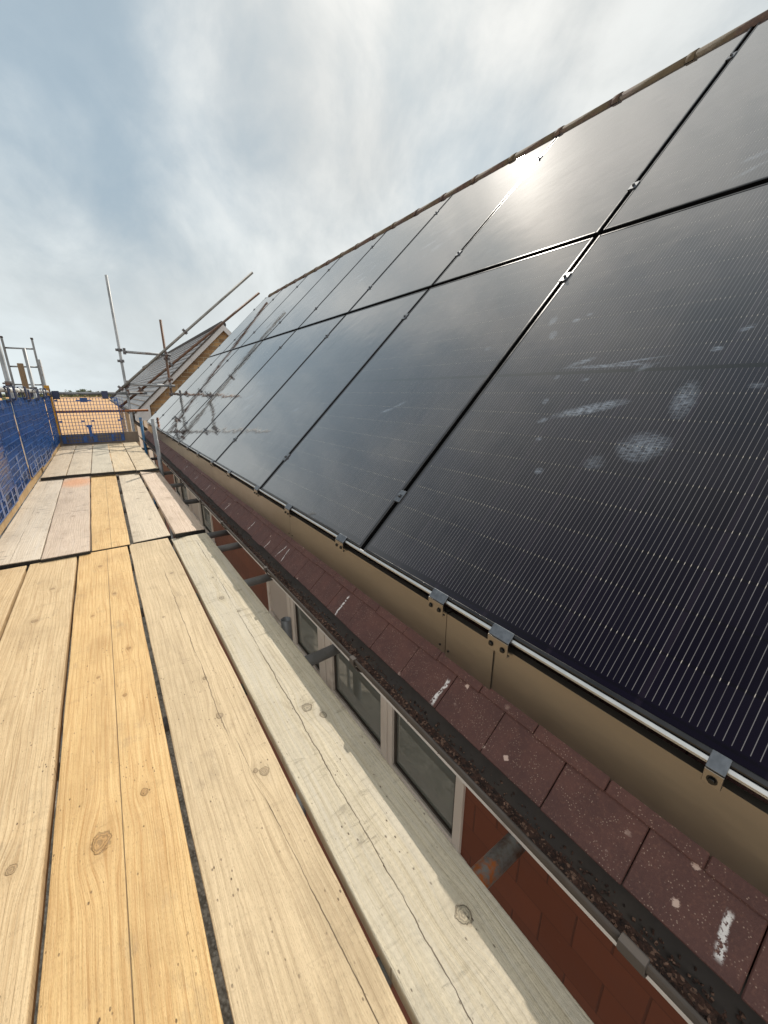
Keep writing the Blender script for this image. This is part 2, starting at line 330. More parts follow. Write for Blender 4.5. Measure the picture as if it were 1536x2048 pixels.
def m_rooftile():
    m, t, b = mat('dark red concrete tile'); co = t.coord(); x, y, z = t.sep(co)
    til = t.m('FLOOR', t.m('DIVIDE', t.m('ADD', y, 20.1), 0.1617))
    rnd = t.new('ShaderNodeTexWhiteNoise', noise_dimensions='1D'); t.put(rnd.inputs['W'], til)
    n = t.noise(co, 14, 6, 0.65); n2 = t.noise(co, 170, 4, 0.7); n3 = t.noise(co, 420, 2, 0.6)
    c = t.mix(t.ss(n, 0.3, 0.72), (0.054, 0.018, 0.014), (0.084, 0.030, 0.022))
    c = t.mix(t.m('MULTIPLY', rnd.outputs[0], 0.35), c, (0.050, 0.018, 0.015))
    c = t.mix(t.ss(n2, 0.5, 0.72, 0, 0.5), c, (0.135, 0.058, 0.038))
    sp = t.vor(co, 210.0); spg = t.noise(co, 40, 2, 0.5)
    c = t.mix(t.m('MULTIPLY', t.ss(sp, 0.26, 0.14), t.ss(spg, 0.42, 0.60, 0.0, 0.75)), c, (0.30, 0.21, 0.16))
    sp2 = t.vor(t.v('ADD', co, (5, 3, 1)), 19.0)
    blob = t.ss(t.m('ADD', sp2, t.m('MULTIPLY', t.m('SUBTRACT', n2, 0.5), 0.25)), 0.14, 0.09)
    c = t.mix(t.m('MULTIPLY', blob, t.ss(t.noise(co, 6, 2, 0.5), 0.5, 0.6)), c, (0.42, 0.30, 0.25))
    # white scrapes left on the tiles; (distance along the eaves, x at middle, length, width)
    mk = None
    for (yy, xx, ln, wd, sl) in ((0.645, 0.640, 0.048, 0.006, 0.0), (0.018, 0.644, 0.040, 0.006, 0.1), (1.205, 0.642, 0.055, 0.004, 0.05), (1.80, 0.645, 0.045, 0.003, 0.3), (1.86, 0.645, 0.045, 0.003, -0.3), (2.03, 0.63, 0.03, 0.003, 0.1), (2.36, 0.645, 0.04, 0.003, -0.1), (2.91, 0.64, 0.035, 0.003, -0.2), (3.6, 0.645, 0.04, 0.003, 0.1), (4.1, 0.65, 0.03, 0.003, 0.1), (4.7, 0.65, 0.035, 0.004, 0)):
        dy = t.m('SUBTRACT', t.m('SUBTRACT', y, yy), t.m('MULTIPLY', t.m('SUBTRACT', x, xx), sl))
        dy = t.m('ADD', dy, t.m('MULTIPLY', t.m('SUBTRACT', n, 0.5), 0.03))
        dx = t.m('SUBTRACT', x, xx)
        k = t.m('MULTIPLY', t.ss(t.m('ABSOLUTE', dy), wd * 1.3, wd * 0.5), t.ss(t.m('ABSOLUTE', dx), ln * 0.72, ln * 0.5))
        mk = k if mk is None else t.m('MAXIMUM', mk, k)
    mk = t.m('MULTIPLY', mk, t.ss(t.noise(co, 130, 3, 0.7), 0.42, 0.5))
    c = t.mix(mk, c, (0.55, 0.52, 0.50))
    t.put(b.inputs['Base Color'], c); b.inputs['Roughness'].default_value = 0.72
    h = t.m('ADD', t.m('MULTIPLY', n2, 0.7), t.m('ADD', t.m('MULTIPLY', n3, 0.5), t.m('MULTIPLY', mk, 0.3)))
    t.put(b.inputs['Normal'], t.bump(h, 0.55, 0.003))
    return m
M_rooftile = m_rooftile()

def m_glass(name, marks=(), seed=0.0):
    """monocrystalline module: local x = across (0..1.134), y = up the slope (0..1.79)"""
    m, t, b = mat(name); co = t.coord(); x, y, z = t.sep(co)
    u = t.m('SUBTRACT', x, 0.021); v = t.m('SUBTRACT', y, 0.024)
    cu = t.m('DIVIDE', u, 0.182); cfr = t.frac(cu)                     # cell across
    gapu = t.m('MINIMUM', cfr, t.m('SUBTRACT', 1.0, cfr))
    cellband = t.ss(gapu, 0.045, 0.012)
    bl = t.frac(t.m('MULTIPLY', cfr, 16.0)); bd = t.m('ABSOLUTE', t.m('SUBTRACT', bl, 0.5))
    line = t.ss(bd, 0.066, 0.022)
    rv_ = t.m('DIVIDE', v, 0.0968); rfr = t.frac(rv_); gapv = t.m('MINIMUM', rfr, t.m('SUBTRACT', 1.0, rfr))
    dash = t.ss(gapv, 0.045, 0.015)
    midg = t.ss(t.m('ABSOLUTE', t.m('SUBTRACT', y, 0.895)), 0.009, 0.006)
    inb = t.m('MULTIPLY', t.m('MULTIPLY', t.m('GREATER_THAN', u, 0.004), t.m('LESS_THAN', u, 1.088)), t.m('MULTIPLY', t.m('GREATER_THAN', v, 0.006), t.m('LESS_THAN', v, 1.736)))
    n = t.noise(t.comb(t.m('MULTIPLY', u, 60.0), t.m('MULTIPLY', v, 4.0), seed), 1.0, 2, 0.5)
    rnd = t.new('ShaderNodeTexWhiteNoise', noise_dimensions='2D')
    t.put(rnd.inputs['Vector'], t.comb(t.m('FLOOR', cu), t.m('FLOOR', rv_), seed))
    c = t.mix(rnd.outputs[0], (0.0025, 0.0018, 0.0062), (0.004, 0.003, 0.009))
    c = t.mix(t.m('MULTIPLY', cellband, 0.6), c, (0.011, 0.008, 0.016))
    lineb = t.m('MULTIPLY', t.m('MULTIPLY', line, inb), t.ss(n, 0.3, 0.6, 0.55, 1.0))
    c = t.mix(t.m('MULTIPLY', lineb, 0.85), c, (0.17, 0.165, 0.17))
    c = t.mix(t.m('MULTIPLY', t.m('MULTIPLY', line, inb), t.m('MULTIPLY', dash, t.ss(t.noise(t.comb(t.m('MULTIPLY', u, 30.0), t.m('MULTIPLY', v, 9.0), seed + 4), 1.0, 2, 0.5), 0.35, 0.6, 0.2, 0.9))), c, (0.50, 0.46, 0.41))
    c = t.mix(t.m('MULTIPLY', t.m('MULTIPLY', dash, t.m('SUBTRACT', 1.0, line)), 0.5), c, (0.002, 0.002, 0.003))
    c = t.mix(midg, c, (0.002, 0.002, 0.002))
    nd = t.noise(co, 3.0, 5, 0.6); nf = t.noise(co, 55.0, 4, 0.7)
    dust = t.ss(nd, 0.35, 0.8, 0.0, 0.006)
    mk = None
    for (mu, mv, ru, rv2, ang, amt) in marks:
        ca, sa = math.cos(ang), math.sin(ang)
        dx = t.m('SUBTRACT', x, mu); dy = t.m('SUBTRACT', y, mv)
        p = t.m('DIVIDE', t.m('ADD', t.m('MULTIPLY', dx, ca), t.m('MULTIPLY', dy, sa)), ru)
        q = t.m('DIVIDE', t.m('SUBTRACT', t.m('MULTIPLY', dy, ca), t.m('MULTIPLY', dx, sa)), rv2)
        d = t.m('ADD', t.m('ADD', t.m('MULTIPLY', p, p), t.m('MULTIPLY', q, q)), t.m('MULTIPLY', t.m('SUBTRACT', t.noise(co, 28, 4, 0.7), 0.5), 1.5))
        k = t.m('MULTIPLY', t.ss(d, 1.35, -0.25), amt)
        mk = k if mk is None else t.m('MAXIMUM', mk, k)
    if mk is not None:
        mk = t.m('MULTIPLY', mk, t.ss(t.noise(t.comb(t.m('MULTIPLY', x, 60.0), t.m('MULTIPLY', y, 160.0), seed), 1.0, 4, 0.7), 0.34, 0.66, 0.1, 1.0))
        dust = t.m('MAXIMUM', dust, t.m('MULTIPLY', mk, 0.60))
    c = t.mix(dust, c, (0.28, 0.33, 0.40))
    wav = t.noise(co, 2.1, 3, 0.5)
    nb = t.bump(wav, 0.16, 0.02)
    dif = t.new('ShaderNodeBsdfDiffuse'); t.put(dif.inputs['Color'], c)
    lw = t.new('ShaderNodeLayerWeight'); lw.inputs['Blend'].default_value = 0.5; t.put(lw.inputs['Normal'], nb)
    frs = t.m('ADD', 0.004, t.m('MULTIPLY', t.m('POWER', lw.outputs['Facing'], 2.35), 0.95))   # anti-reflective glass: very low head on, strong at grazing
    tight = t.new('ShaderNodeBsdfAnisotropic', distribution='BECKMANN'); t.put(tight.inputs['Normal'], nb)
    cr = t.m('ADD', 0.044, t.m('MULTIPLY', nd, 0.022))
    if mk is not None: cr = t.m('ADD', cr, t.m('MULTIPLY', mk, 0.22))
    t.put(tight.inputs['Roughness'], cr); tight.inputs['Color'].default_value = (0.99, 0.965, 0.935, 1)
    wide = t.new('ShaderNodeBsdfAnisotropic', distribution='GGX'); wide.inputs['Roughness'].default_value = 0.43
    wide.inputs['Color'].default_value = (0.9, 0.86, 0.82, 1)
    m1_ = t.new('ShaderNodeMixShader'); t.put(m1_.inputs[0], t.m('MULTIPLY', frs, 0.05)); t.l.new(dif.outputs[0], m1_.inputs[1]); t.l.new(wide.outputs[0], m1_.inputs[2])
    m2_ = t.new('ShaderNodeMixShader'); t.put(m2_.inputs[0], frs); t.l.new(m1_.outputs[0], m2_.inputs[1]); t.l.new(tight.outputs[0], m2_.inputs[2])
    t.l.new(m2_.outputs[0], m.node_tree.nodes['Material Output'].inputs['Surface']); m.node_tree.nodes.remove(b)
    return m

# ------------------------------------------------------------------ SETTING: ground
def m_ground():
    m, t, b = mat('dry field and gravel'); co = t.coord('Object'); x, y, z = t.sep(co)
    d = t.v('LENGTH', co)
    n = t.noise(co, 0.02, 5, 0.6); n2 = t.noise(co, 5.0, 6, 0.7); n3 = t.vor(co, 22.0)
    fld = t.mix(t.ss(n, 0.35, 0.65), (0.54, 0.31, 0.13), (0.48, 0.28, 0.12))
    rows = t.m('SINE', t.m('MULTIPLY', t.m('ADD', x, t.m('MULTIPLY', y, 0.2)), 1.2))
    fld = t.mix(t.ss(rows, -1, 1, 0, 0.12), fld, (0.30, 0.22, 0.11))
    grv = t.mix(t.ss(n2, 0.35, 0.65), (0.10, 0.085, 0.065), (0.23, 0.20, 0.16))
    grv = t.mix(t.ss(n3, 0.5, 0.2, 0, 0.5), grv, (0.26, 0.23, 0.19))
    c = t.mix(t.ss(d, 32.0, 48.0), grv, fld)
    c = t.mix(t.ss(d, 900.0, 1500.0), c, (0.16, 0.18, 0.12))
    t.put(b.inputs['Base Color'], c); b.inputs['Roughness'].default_value = 0.95
    t.put(b.inputs['Normal'], t.bump(t.m('ADD', n2, n3), 0.6, 0.03))
    return m
GZ = -4.9
g = MB(); g.quad((-2500, -2500, GZ), (2500, -2500, GZ), (2500, 3500, GZ), (-2500, 3500, GZ))
kind(g.done('ground', m_ground()), 'structure')

# ------------------------------------------------------------------ OUR HOUSE
TH = R(43.86); cT, sT = math.cos(TH), math.sin(TH)
NRM = Vector((-sT, 0, cT)); UP = Vector((cT, 0, sT)); CAM = Vector((0, 0, 1))
def slope(S, Y, d=-0.888): return CAM + NRM * d + UP * S + Vector((0, Y, 0))
HY0, HY1 = -1.6, 9.42
house = thing('house', 'red brown tiled house with tile hung wall and solar panels, beside the scaffold', 'house', (0.75, 4, GZ))
def hpart(mb, name, m, parent=None, **k):
    o = mb.done(name, m, None, **k); p = parent or house
    bpy.context.view_layer.update()
    o.parent = p; o.matrix_parent_inverse = p.matrix_world.inverted() if p.parent is None else (p.matrix_world.inverted())
    return o
house_inv = None
# tiled roof: rows of separate plain tiles lapping each other
TD = -1.0135
rf = MB(); TW = 0.1617; SG = 0.107
for r in range(0, 36):
    S0 = -0.132 + r * SG
    offx = 0.0 if r % 2 == 0 else TW / 2
    if 5 < r < 33:   # hidden beneath the modules: plain rows
        M4 = Matrix.Translation(slope(S0, 0, TD)) @ Matrix(((cT, 0, -sT), (0, 1, 0), (sT, 0, cT))).to_4x4() @ Matrix.Rotation(R(-6.0), 4, 'Y').inverted()
        rf.box((0, HY0, -0.013), (SG + 0.05, HY1, 0.0), M4); continue
    k = 0; yy = HY0 - offx
    y0 = -0.0165 + offx - 12 * TW
    while y0 < HY1:
        a, b2 = max(HY0, y0 + 0.0010), min(HY1, y0 + TW - 0.0010)
        if b2 > a + 0.01:
            jz = random.uniform(-0.0015, 0.0015); js = random.uniform(-0.003, 0.003)
            M4 = Matrix.Translation(slope(S0 + js, 0, TD) + NRM * jz) @ Matrix(((cT, 0, -sT), (0, 1, 0), (sT, 0, cT))).to_4x4() @ Matrix.Rotation(R(3.8 + random.uniform(-0.4, 0.4)), 4, 'Y')
            rf.box((0, a, -0.011), (SG + 0.06, b2, 0.0), M4)
        y0 += TW
roof = hpart(rf, 'roof', M_rooftile, bevel=0.0018)
# back slope and decking
rb_ = MB()
RX, RZ = 3.40, 2.98
rb_.quad((0.72, HY0, 0.255), (RX, HY0, RZ - 0.12), (RX, HY1, RZ - 0.12), (0.72, HY1, 0.255))
rb_.quad((RX, HY0, RZ - 0.10), (RX, HY1, RZ - 0.10), (RX + 3.3, HY1, RZ - 3.3), (RX + 3.3, HY0, RZ - 3.3))
hpart(rb_, 'roof_back', simple('back slope tiles', (0.09, 0.035, 0.025), 0.8))
# ridge tiles
m_rd, t_, b_ = mat('mossy ridge tile'); co_ = t_.coord(); n_ = t_.noise(co_, 22, 6, 0.7); n2_ = t_.noise(co_, 5, 4, 0.6)
c_ = t_.mix(t_.ss(n_, 0.35, 0.65), (0.045, 0.024, 0.017), (0.09, 0.05, 0.032)); c_ = t_.mix(t_.ss(n2_, 0.45, 0.6, 0, 0.6), c_, (0.085, 0.066, 0.028))
t_.put(b_.inputs['Base Color'], c_); b_.inputs['Roughness'].default_value = 0.9; t_.put(b_.inputs['Normal'], t_.bump(n_, 0.8, 0.008))
rd = MB(); y0 = HY0
while y0 < 8.75:
    L = 0.44
    pts = [(-0.115 * math.cos(a), 0.085 * math.sin(a)) for a in [math.pi * i / 10 for i in range(11)]]
    lift = 0.0
    for (ya, yb, rr) in ((y0, y0 + L - 0.035, 1.0), (y0 + L - 0.038, y0 + L + 0.006, 1.05)):
        A = []; 
        for yv in (ya, yb):
            A.append([rd.bm.verts.new((RX - 0.0 + px_ * rr + random.uniform(-.002, .002), yv, RZ - 0.058 + pz_ * rr)) for px_, pz_ in pts])
        for i in range(10):
            f = rd.bm.faces.new((A[0][i], A[0][i + 1], A[1][i + 1], A[1][i])); f.smooth = True
        rd.bm.faces.new(A[0]); rd.bm.faces.new(A[1][::-1])
    y0 += L
hpart(rd, 'ridge', m_rd)
# verge at the far end (mortar and undercloak)
vg = MB()
a0, a1 = slope(-0.13, HY1, TD), Vector((RX, HY1, RZ - 0.11))
vg.quad(a0, a1, a1 - Vector((0, 0, 0.12)), a0 - Vector((0, 0, 0.12))); vg.quad(a0 + Vector((0, 0.03, 0)), a0 - Vector((0, -0.03, 0.12)), a1 - Vector((0, -0.03, 0.12)), a1 + Vector((0, 0.03, 0)))
hpart(vg, 'verge', simple('pale mortar', (0.42, 0.36, 0.30), 0.9, var=0.3, bump=0.5))
# tile hung wall + brick base
WX = 0.75
def m_tilehung():
    m, t, b = mat('red brown tile hanging'); co = t.coord(); x, y, z = t.sep(co)
    row = t.m('FLOOR', t.m('DIVIDE', z, 0.115))
    off = t.m('MULTIPLY', t.m('MODULO', t.m('ABSOLUTE', row), 2.0), 0.5)
    uy = t.m('ADD', t.m('DIVIDE', y, 0.165), off); fu = t.frac(uy)
    joint = t.ss(t.m('MINIMUM', fu, t.m('SUBTRACT', 1.0, fu)), 0.020, 0.006)
    fz = t.frac(t.m('DIVIDE', z, 0.115)); lap = t.ss(fz, 0.05, 0.0)
    n = t.noise(co, 9, 6, 0.6); rnd = t.new('ShaderNodeTexWhiteNoise', noise_dimensions='2D'); t.put(rnd.inputs['Vector'], t.comb(t.m('FLOOR', uy), row, 0))
    c = t.mix(rnd.outputs[0], (0.150, 0.040, 0.018), (0.185, 0.052, 0.025))
    c = t.mix(t.ss(n, 0.45, 0.7, 0, 0.4), c, (0.14, 0.045, 0.028))
    c = t.mix(t.m('MULTIPLY', t.m('MAXIMUM', joint, lap), 0.55), c, (0.05, 0.016, 0.01))
    scr = t.ss(t.noise(t.comb(t.m('MULTIPLY', y, 9), t.m('MULTIPLY', z, 40), 0), 1.5, 3, 0.7), 0.70, 0.74, 0, 0.35)
    c = t.mix(scr, c, (0.35, 0.22, 0.18))
    t.put(b.inputs['Base Color'], c); b.inputs['Roughness'].default_value = 0.6
    t.put(b.inputs['Normal'], t.bump(t.m('SUBTRACT', t.m('MULTIPLY', fz, -0.6), t.m('MULTIPLY', joint, 0.8)), 0.5, 0.01))
    return m
M_tilehung = m_tilehung()
WINS = [(0.62, 2.48), (4.16, 6.69)]
SILL = -0.50; HEAD = 0.02
wl = MB()
def wallbox(y0, y1, z0, z1): wl.box((WX, y0, z0), (WX + 0.22, y1, z1))
ys = [HY0, WINS[0][0], WINS[0][1], WINS[1][0], WINS[1][1], HY1 - 0.05]
for i in range(0, 5, 2): wallbox(ys[i], ys[i + 1], -2.6, 0.12)
for (a, b2) in WINS: wallbox(a, b2, -2.6, SILL); 
hpart(wl, 'wall', M_tilehung)
def m_brick(name, c1, c2, mortar, sc=1.0):
    m, t, b = mat(name); co = t.coord(); x, y, z = t.sep(co)
    bt = t.new('ShaderNodeTexBrick'); t.put(bt.inputs['Vector'], t.comb(t.m('ADD', x, y), z, 0))
    bt.inputs['Color1'].default_value = (*c1, 1); bt.inputs['Color2'].default_value = (*c2, 1); bt.inputs['Mortar'].default_value = (*mortar, 1)
    bt.inputs['Scale'].default_value = 1.0; bt.inputs['Brick Width'].default_value = 0.225 * sc; bt.inputs['Row Height'].default_value = 0.075 * sc
    bt.inputs['Mortar Size'].default_value = 0.006 * sc; bt.inputs['Bias'].default_value = -0.1
    n = t.noise(co, 6, 6, 0.7)
    rnd = t.new('ShaderNodeTexWhiteNoise', noise_dimensions='2D')
    row = t.m('FLOOR', t.m('DIVIDE', z, 0.075 * sc))
    t.put(rnd.inputs['Vector'], t.comb(t.m('FLOOR', t.m('DIVIDE', t.m('ADD', t.m('ADD', x, y), t.m('MULTIPLY', row, 0.11)), 0.225 * sc)), row, 0))
    c = t.mix(t.ss(n, 0.4, 0.7, 0, 0.35), bt.outputs[0], tuple(q * 0.5 for q in c1))
    c = t.mix(t.ss(rnd.outputs[0], 0.7, 1.0, 0, 0.5), c, tuple(q * 1.5 for q in c2))
    t.put(b.inputs['Base Color'], c); b.inputs['Roughness'].default_value = 0.85
    t.put(b.inputs['Normal'], t.bump(t.m('SUBTRACT', 1.0, bt.outputs[1]), 0.5, 0.008)); return m
M_buff = m_brick('buff brick', (0.36, 0.22, 0.10), (0.24, 0.135, 0.06), (0.36, 0.30, 0.22))
bw = MB(); bw.box((WX + 0.02, HY0, GZ), (WX + 5.2, HY1 - 0.05, -2.6))
gx = HY1 - 0.25
bw.prism([(WX + 0.24, -2.6), (WX + 5.2, -2.6), (WX + 5.2, 0.1), (RX, RZ - 0.35), (WX + 0.24, 0.15)], HY1 - 0.25, HY1 - 0.06)
bw.prism([(WX + 0.24, -2.6), (WX + 5.2, -2.6), (WX + 5.2, 0.1), (RX, RZ - 0.35), (WX + 0.24, 0.15)], HY0 + 0.06, HY0 + 0.25)
hpart(bw, 'brick_wall', M_buff)
# fascia and soffit
fs = MB(); fs.box((0.655, HY0, -0.045), (0.675, HY1, 0.135)); fs.box((0.675, HY0, -0.045), (WX - 0.002, HY1, -0.030))
hpart(fs, 'fascia', M_upvc, bevel=0.002)
# gutter: half round channel with hollow
GX, GZ2, GR = 0.594, 0.172, 0.058
gt = MB(); N = 14
def garc(r): return [(GX - r * math.cos(a), GZ2 - r * math.sin(a)) for a in [math.pi * i / N for i in range(N + 1)]]
def channel(mb, y0, y1, ro, ri, lip=True):
    O, I = garc(ro), garc(ri); poly = O + I[::-1]
    A = [mb.bm.verts.new((x, y0, z)) for x, z in poly]; B = [mb.bm.verts.new((x, y1, z)) for x, z in poly]; n = len(poly)
    for i in range(n):
        f = mb.bm.faces.new((A[i], A[(i + 1) % n], B[(i + 1) % n], B[i])); f.smooth = (i != N and i != n - 1)
    for V in (A, B):
        for i in range(N): mb.bm.faces.new((V[i], V[i + 1], V[n - 2 - i], V[n - 1 - i]))
    if lip: mb.tube((GX - (ro + ri) / 2, y0, GZ2 + 0.001), (GX - (ro + ri) / 2, y1, GZ2 + 0.001), 0.0042, 10)
channel(gt, HY0, HY1, GR, GR - 0.003)
gutter = hpart(gt, 'gutter', M_black)
for yb_ in (0.093, 0.94, 1.78, 2.65, 3.35, 4.3, 5.25, 6.2, 7.1, 8.0, 8.9):
    gb = MB(); w2 = 0.020 if yb_ in (0.093, 3.35) else 0.012
    channel(gb, yb_ - w2, yb_ + w2, GR + 0.007, GR + 0.0025, lip=False)
    gb.box((GX - GR - 0.010, yb_ - w2, GZ2 - 0.012), (GX - GR + 0.007, yb_ + w2, GZ2 + 0.0085))
    gb.box((GX + GR, yb_ - w2, GZ2 - 0.07), (0.654, yb_ + w2, GZ2 - 0.01))
    o = hpart(gb, 'bracket', M_black, bevel=0.001)
    o.parent = gutter; o.matrix_parent_inverse = Matrix.Translation((-house.location)).inverted() @ Matrix() if False else Matrix(); 
# debris lying in the gutter
m_db, t_, b_ = mat('gutter debris'); co_ = t_.coord(); n_ = t_.noise(co_, 60, 5, 0.75); vr = t_.vor(co_, 190, out='Color')
s_ = t_.sep(vr); c_ = t_.mix(t_.ss(n_, 0.35, 0.62), (0.022, 0.014, 0.011), (0.085, 0.04, 0.026)); c_ = t_.mix(t_.ss(s_[0], 0.72, 0.95, 0, 0.8), c_, (0.26, 0.15, 0.10))
t_.put(b_.inputs['Base Color'], c_); b_.inputs['Roughness'].default_value = 0.9; t_.put(b_.inputs['Normal'], t_.bump(t_.m('ADD', n_, s_[1]), 0.9, 0.006))
db = MB(); NY = 1100; prev = None
def gdepth(xx): return GZ2 - math.sqrt(max(1e-6, (GR - 0.0032) ** 2 - (xx - GX) ** 2))
for j in range(NY + 1):
    yy = -0.6 + (HY1 + 0.58) * (j / NY) ** 1.35
    row = []
    for i in range(11):
        xx = GX - 0.053 + 0.062 * i / 10
        bed = 0.010 * (1 - i / 10) * (0.8 + 1.3 * noise.noise(Vector((0, yy * 2.5, 3))) + 0.7 * noise.noise(Vector((2, yy * 9, 3)))) + 0.004
        zz = max(gdepth(xx) + 0.0004, min(GZ2 - 0.012, gdepth(GX - 0.046) - 0.02 + bed + 0.016 * noise.noise(Vector((xx * 60, yy * 45, 0))) + 0.008 * noise.noise(Vector((xx * 200, yy * 160, 1))) - 0.018 * (i / 10)))
        row.append(db.bm.verts.new((xx, yy, zz)))
    if prev:
        for i in range(10): db.bm.faces.new((prev[i], prev[i + 1], row[i + 1], row[i]))
    prev = row
for q in range(2600):
    yy = -0.4 + 5.5 * random.random() ** 1.6; i = random.random() ** 1.3; xx = GX - 0.048 + 0.078 * i
    s = random.uniform(0.0008, 0.0026)
    zz = max(gdepth(xx), gdepth(GX - 0.046) - 0.02 + 0.016 * (1 - i)) + s * 0.4
    vs_ = db.box((-s, -s * random.uniform(0.6, 2.0), -s * 0.5), (s, s * random.uniform(0.6, 2.0), s * 0.5), Matrix.Translation((xx, yy, zz)) @ Matrix.Rotation(random.random() * 6, 4, 'Z') @ Matrix.Rotation(random.random() * 2, 4, 'X'))
o = hpart(db, 'debris', m_db); o['kind'] = 'stuff'; debris = o
for ch in [debris]:
    ch.parent = gutter
# windows
def m_pane():
    m, t, b = mat('window glass'); co = t.coord(); n = t.noise(co, 1.5, 2, 0.5)
    b.inputs['Base Color'].default_value = (0.17, 0.185, 0.17, 1); b.inputs['Roughness'].default_value = 0.02
    b.inputs['IOR'].default_value = 3.2; t.put(b.inputs['Normal'], t.bump(n, 0.06, 0.02)); return m
M_pane = m_pane()
def window(y0, y1, mull, infill):
    wroot = MB(); F = 0.035
    wroot.box((WX - 0.012, y0, SILL), (WX + 0.05, y0 + F, -0.046)); wroot.box((WX - 0.012, y1 - F, SILL), (WX + 0.05, y1, -0.046))
    wroot.box((WX - 0.012, y0 + F, SILL), (WX + 0.05, y1 - F, SILL + F)); wroot.box((WX - 0.012, y0 + F, -0.105), (WX + 0.05, y1 - F, -0.046))
    for (a, b2) in mull:
        wroot.box((WX - 0.016, a, SILL + F), (WX + 0.046, b2, -0.105))
        c = (a + b2) / 2; wroot.box((WX - 0.021, c - 0.012, SILL + F), (WX - 0.0165, c + 0.012, -0.105))
    fr = hpart(wroot, 'window', M_upvc, bevel=0.003)
    edges = [y0 + F] + [q for p in mull for q in p] + [y1 - F]
    for i in range(0, len(edges), 2):
        pb = MB(); a, b2 = edges[i], edges[i + 1]
        inf = (i // 2) in infill
        pb.box((WX + (0.006 if not inf else 0.002), a, SILL + F), (WX + 0.02, b2, -0.105))
        o = hpart(pb, 'infill_panel' if inf else 'pane', M_panelcream if inf else M_pane); o.parent = fr
        if not inf:
            gk = MB()   # black glazing gasket
            for (p0, p1) in (((a, SILL + F), (a + 0.010, -0.105)), ((b2 - 0.010, SILL + F), (b2, -0.105)), ((a + 0.01, SILL + F), (b2 - 0.01, SILL + F + 0.010))):
                gk.box((WX - 0.002, p0[0], p0[1]), (WX + 0.0055, p1[0], p1[1]))
            o = hpart(gk, 'gasket', M_black); o.parent = fr
    sl = MB(); sl.box((WX - 0.07, y0 - 0.03, SILL - 0.035), (WX + 0.02, y1 + 0.03, SILL - 0.002)); o = hpart(sl, 'sill', M_upvc, bevel=0.004); o.parent = fr
    return fr
window(0.62, 2.48, [(1.0, 1.078), (1.51, 1.662), (1.99, 2.09)], [3])
window(4.16, 6.69, [(4.72, 4.80), (5.42, 5.53), (6.1, 6.2)], [1])
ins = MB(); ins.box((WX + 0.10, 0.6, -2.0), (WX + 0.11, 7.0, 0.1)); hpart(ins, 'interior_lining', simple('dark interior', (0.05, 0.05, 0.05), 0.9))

# ------------------------------------------------------------------ SOLAR PANELS
CW = 1.157; PW = 1.134; PH = 1.790
RM = Matrix(((0, cT, -sT), (-1, 0, 0), (0, sT, cT))).to_4x4()   # local x -> -Y, local y -> up the slope, local z -> normal
clean = [m_glass('module glass', (), 1.0)]
def loc_mark(Y, S, ycol, s0): return ((ycol + 1) * CW - 0.011 - Y, S - s0)
S_LOW, S_UP = 0.125, 1.950
def mk(list_, col, s0):
    out = []
    for (Y, S, ru, rv2, ang, amt) in list_:
        u, v = loc_mark(Y, S, col, s0); out.append((u, v, ru, rv2, ang, amt))
    return out
gm0 = m_glass('dusty module glass', mk([(0.665, 0.855, 0.115, 0.022, 0.35, 1.0), (0.46, 0.73, 0.062, 0.052, 0.2, 0.75), (0.43, 0.90, 0.030, 0.070, 0.15, 0.65), (0.70, 1.045, 0.16, 0.009, 0.0, 0.8), (0.80, 1.07, 0.05, 0.012, 0.4, 0.8), (1.05, 1.33, 0.02, 0.03, 0.2, 0.7), (0.94, 1.31, 0.018, 0.012, 0, 0.8), (0.425, 1.09, 0.016, 0.012, 0, 0.8), (0.385, 1.165, 0.02, 0.012, 0.5, 0.7), (0.69, 0.60, 0.014, 0.013, 0, 0.8), (0.79, 0.80, 0.02, 0.012, 0.5, 0.7), (0.85, 1.0, 0.012, 0.012, 0, 0.6), (0.62, 1.062, 0.09, 0.006, 0.15, 0.7), (0.58, 1.03, 0.03, 0.012, 0.6, 0.6), (1.0, 1.24, 0.018, 0.03, 0.5, 0.7), (0.90, 1.335, 0.014, 0.010, 0, 0.7), (0.74, 0.985, 0.016, 0.010, 0.3, 0.7), (0.83, 0.885, 0.012, 0.018, 0.4, 0.6), (0.76, 0.72, 0.012, 0.010, 0, 0.6), (0.55, 0.66, 0.03, 0.03, 0.3, 0.35), (0.30, 0.95, 0.018, 0.012, 0, 0.5)], 0, S_LOW), 2.0)
gm1 = m_glass('dusty module glass b', mk([(1.68, 0.80, 0.05, 0.012, 0.4, 0.8), (1.62, 0.84, 0.05, 0.012, 0.6, 0.6), (1.30, 1.2, 0.02, 0.015, 0, 0.5)], 1, S_LOW), 3.0)
gm2 = m_glass('dusty module glass c', mk([(1.757, 2.593, 0.07, 0.025, 0.5, 0.22), (1.96, 2.70, 0.035, 0.16, 0.1, 0.16), (1.72, 2.38, 0.03, 0.02, 0, 0.22), (1.95, 2.15, 0.05, 0.015, 0.4, 0.3)], 1, S_UP), 4.0)
gm3 = m_glass('dusty module glass d', mk([(2.78, 0.75, 0.05, 0.02, 0.4, 0.7), (2.5, 1.4, 0.03, 0.02, 0, 0.4)], 2, S_LOW), 5.0)
gm4 = m_glass('dusty module glass e', mk([(0.667, 2.145, 0.05, 0.02, 0.3, 0.6), (0.66, 2.05, 0.06, 0.015, 0.5, 0.6)], 0, S_UP), 6.0)
special = {(0, 0): gm0, (0, 1): gm4, (1, 0): gm1, (1, 1): gm2, (2, 0): gm3}
ordn = ['first', 'second', 'third', 'fourth', 'fifth', 'sixth', 'seventh', 'eighth']
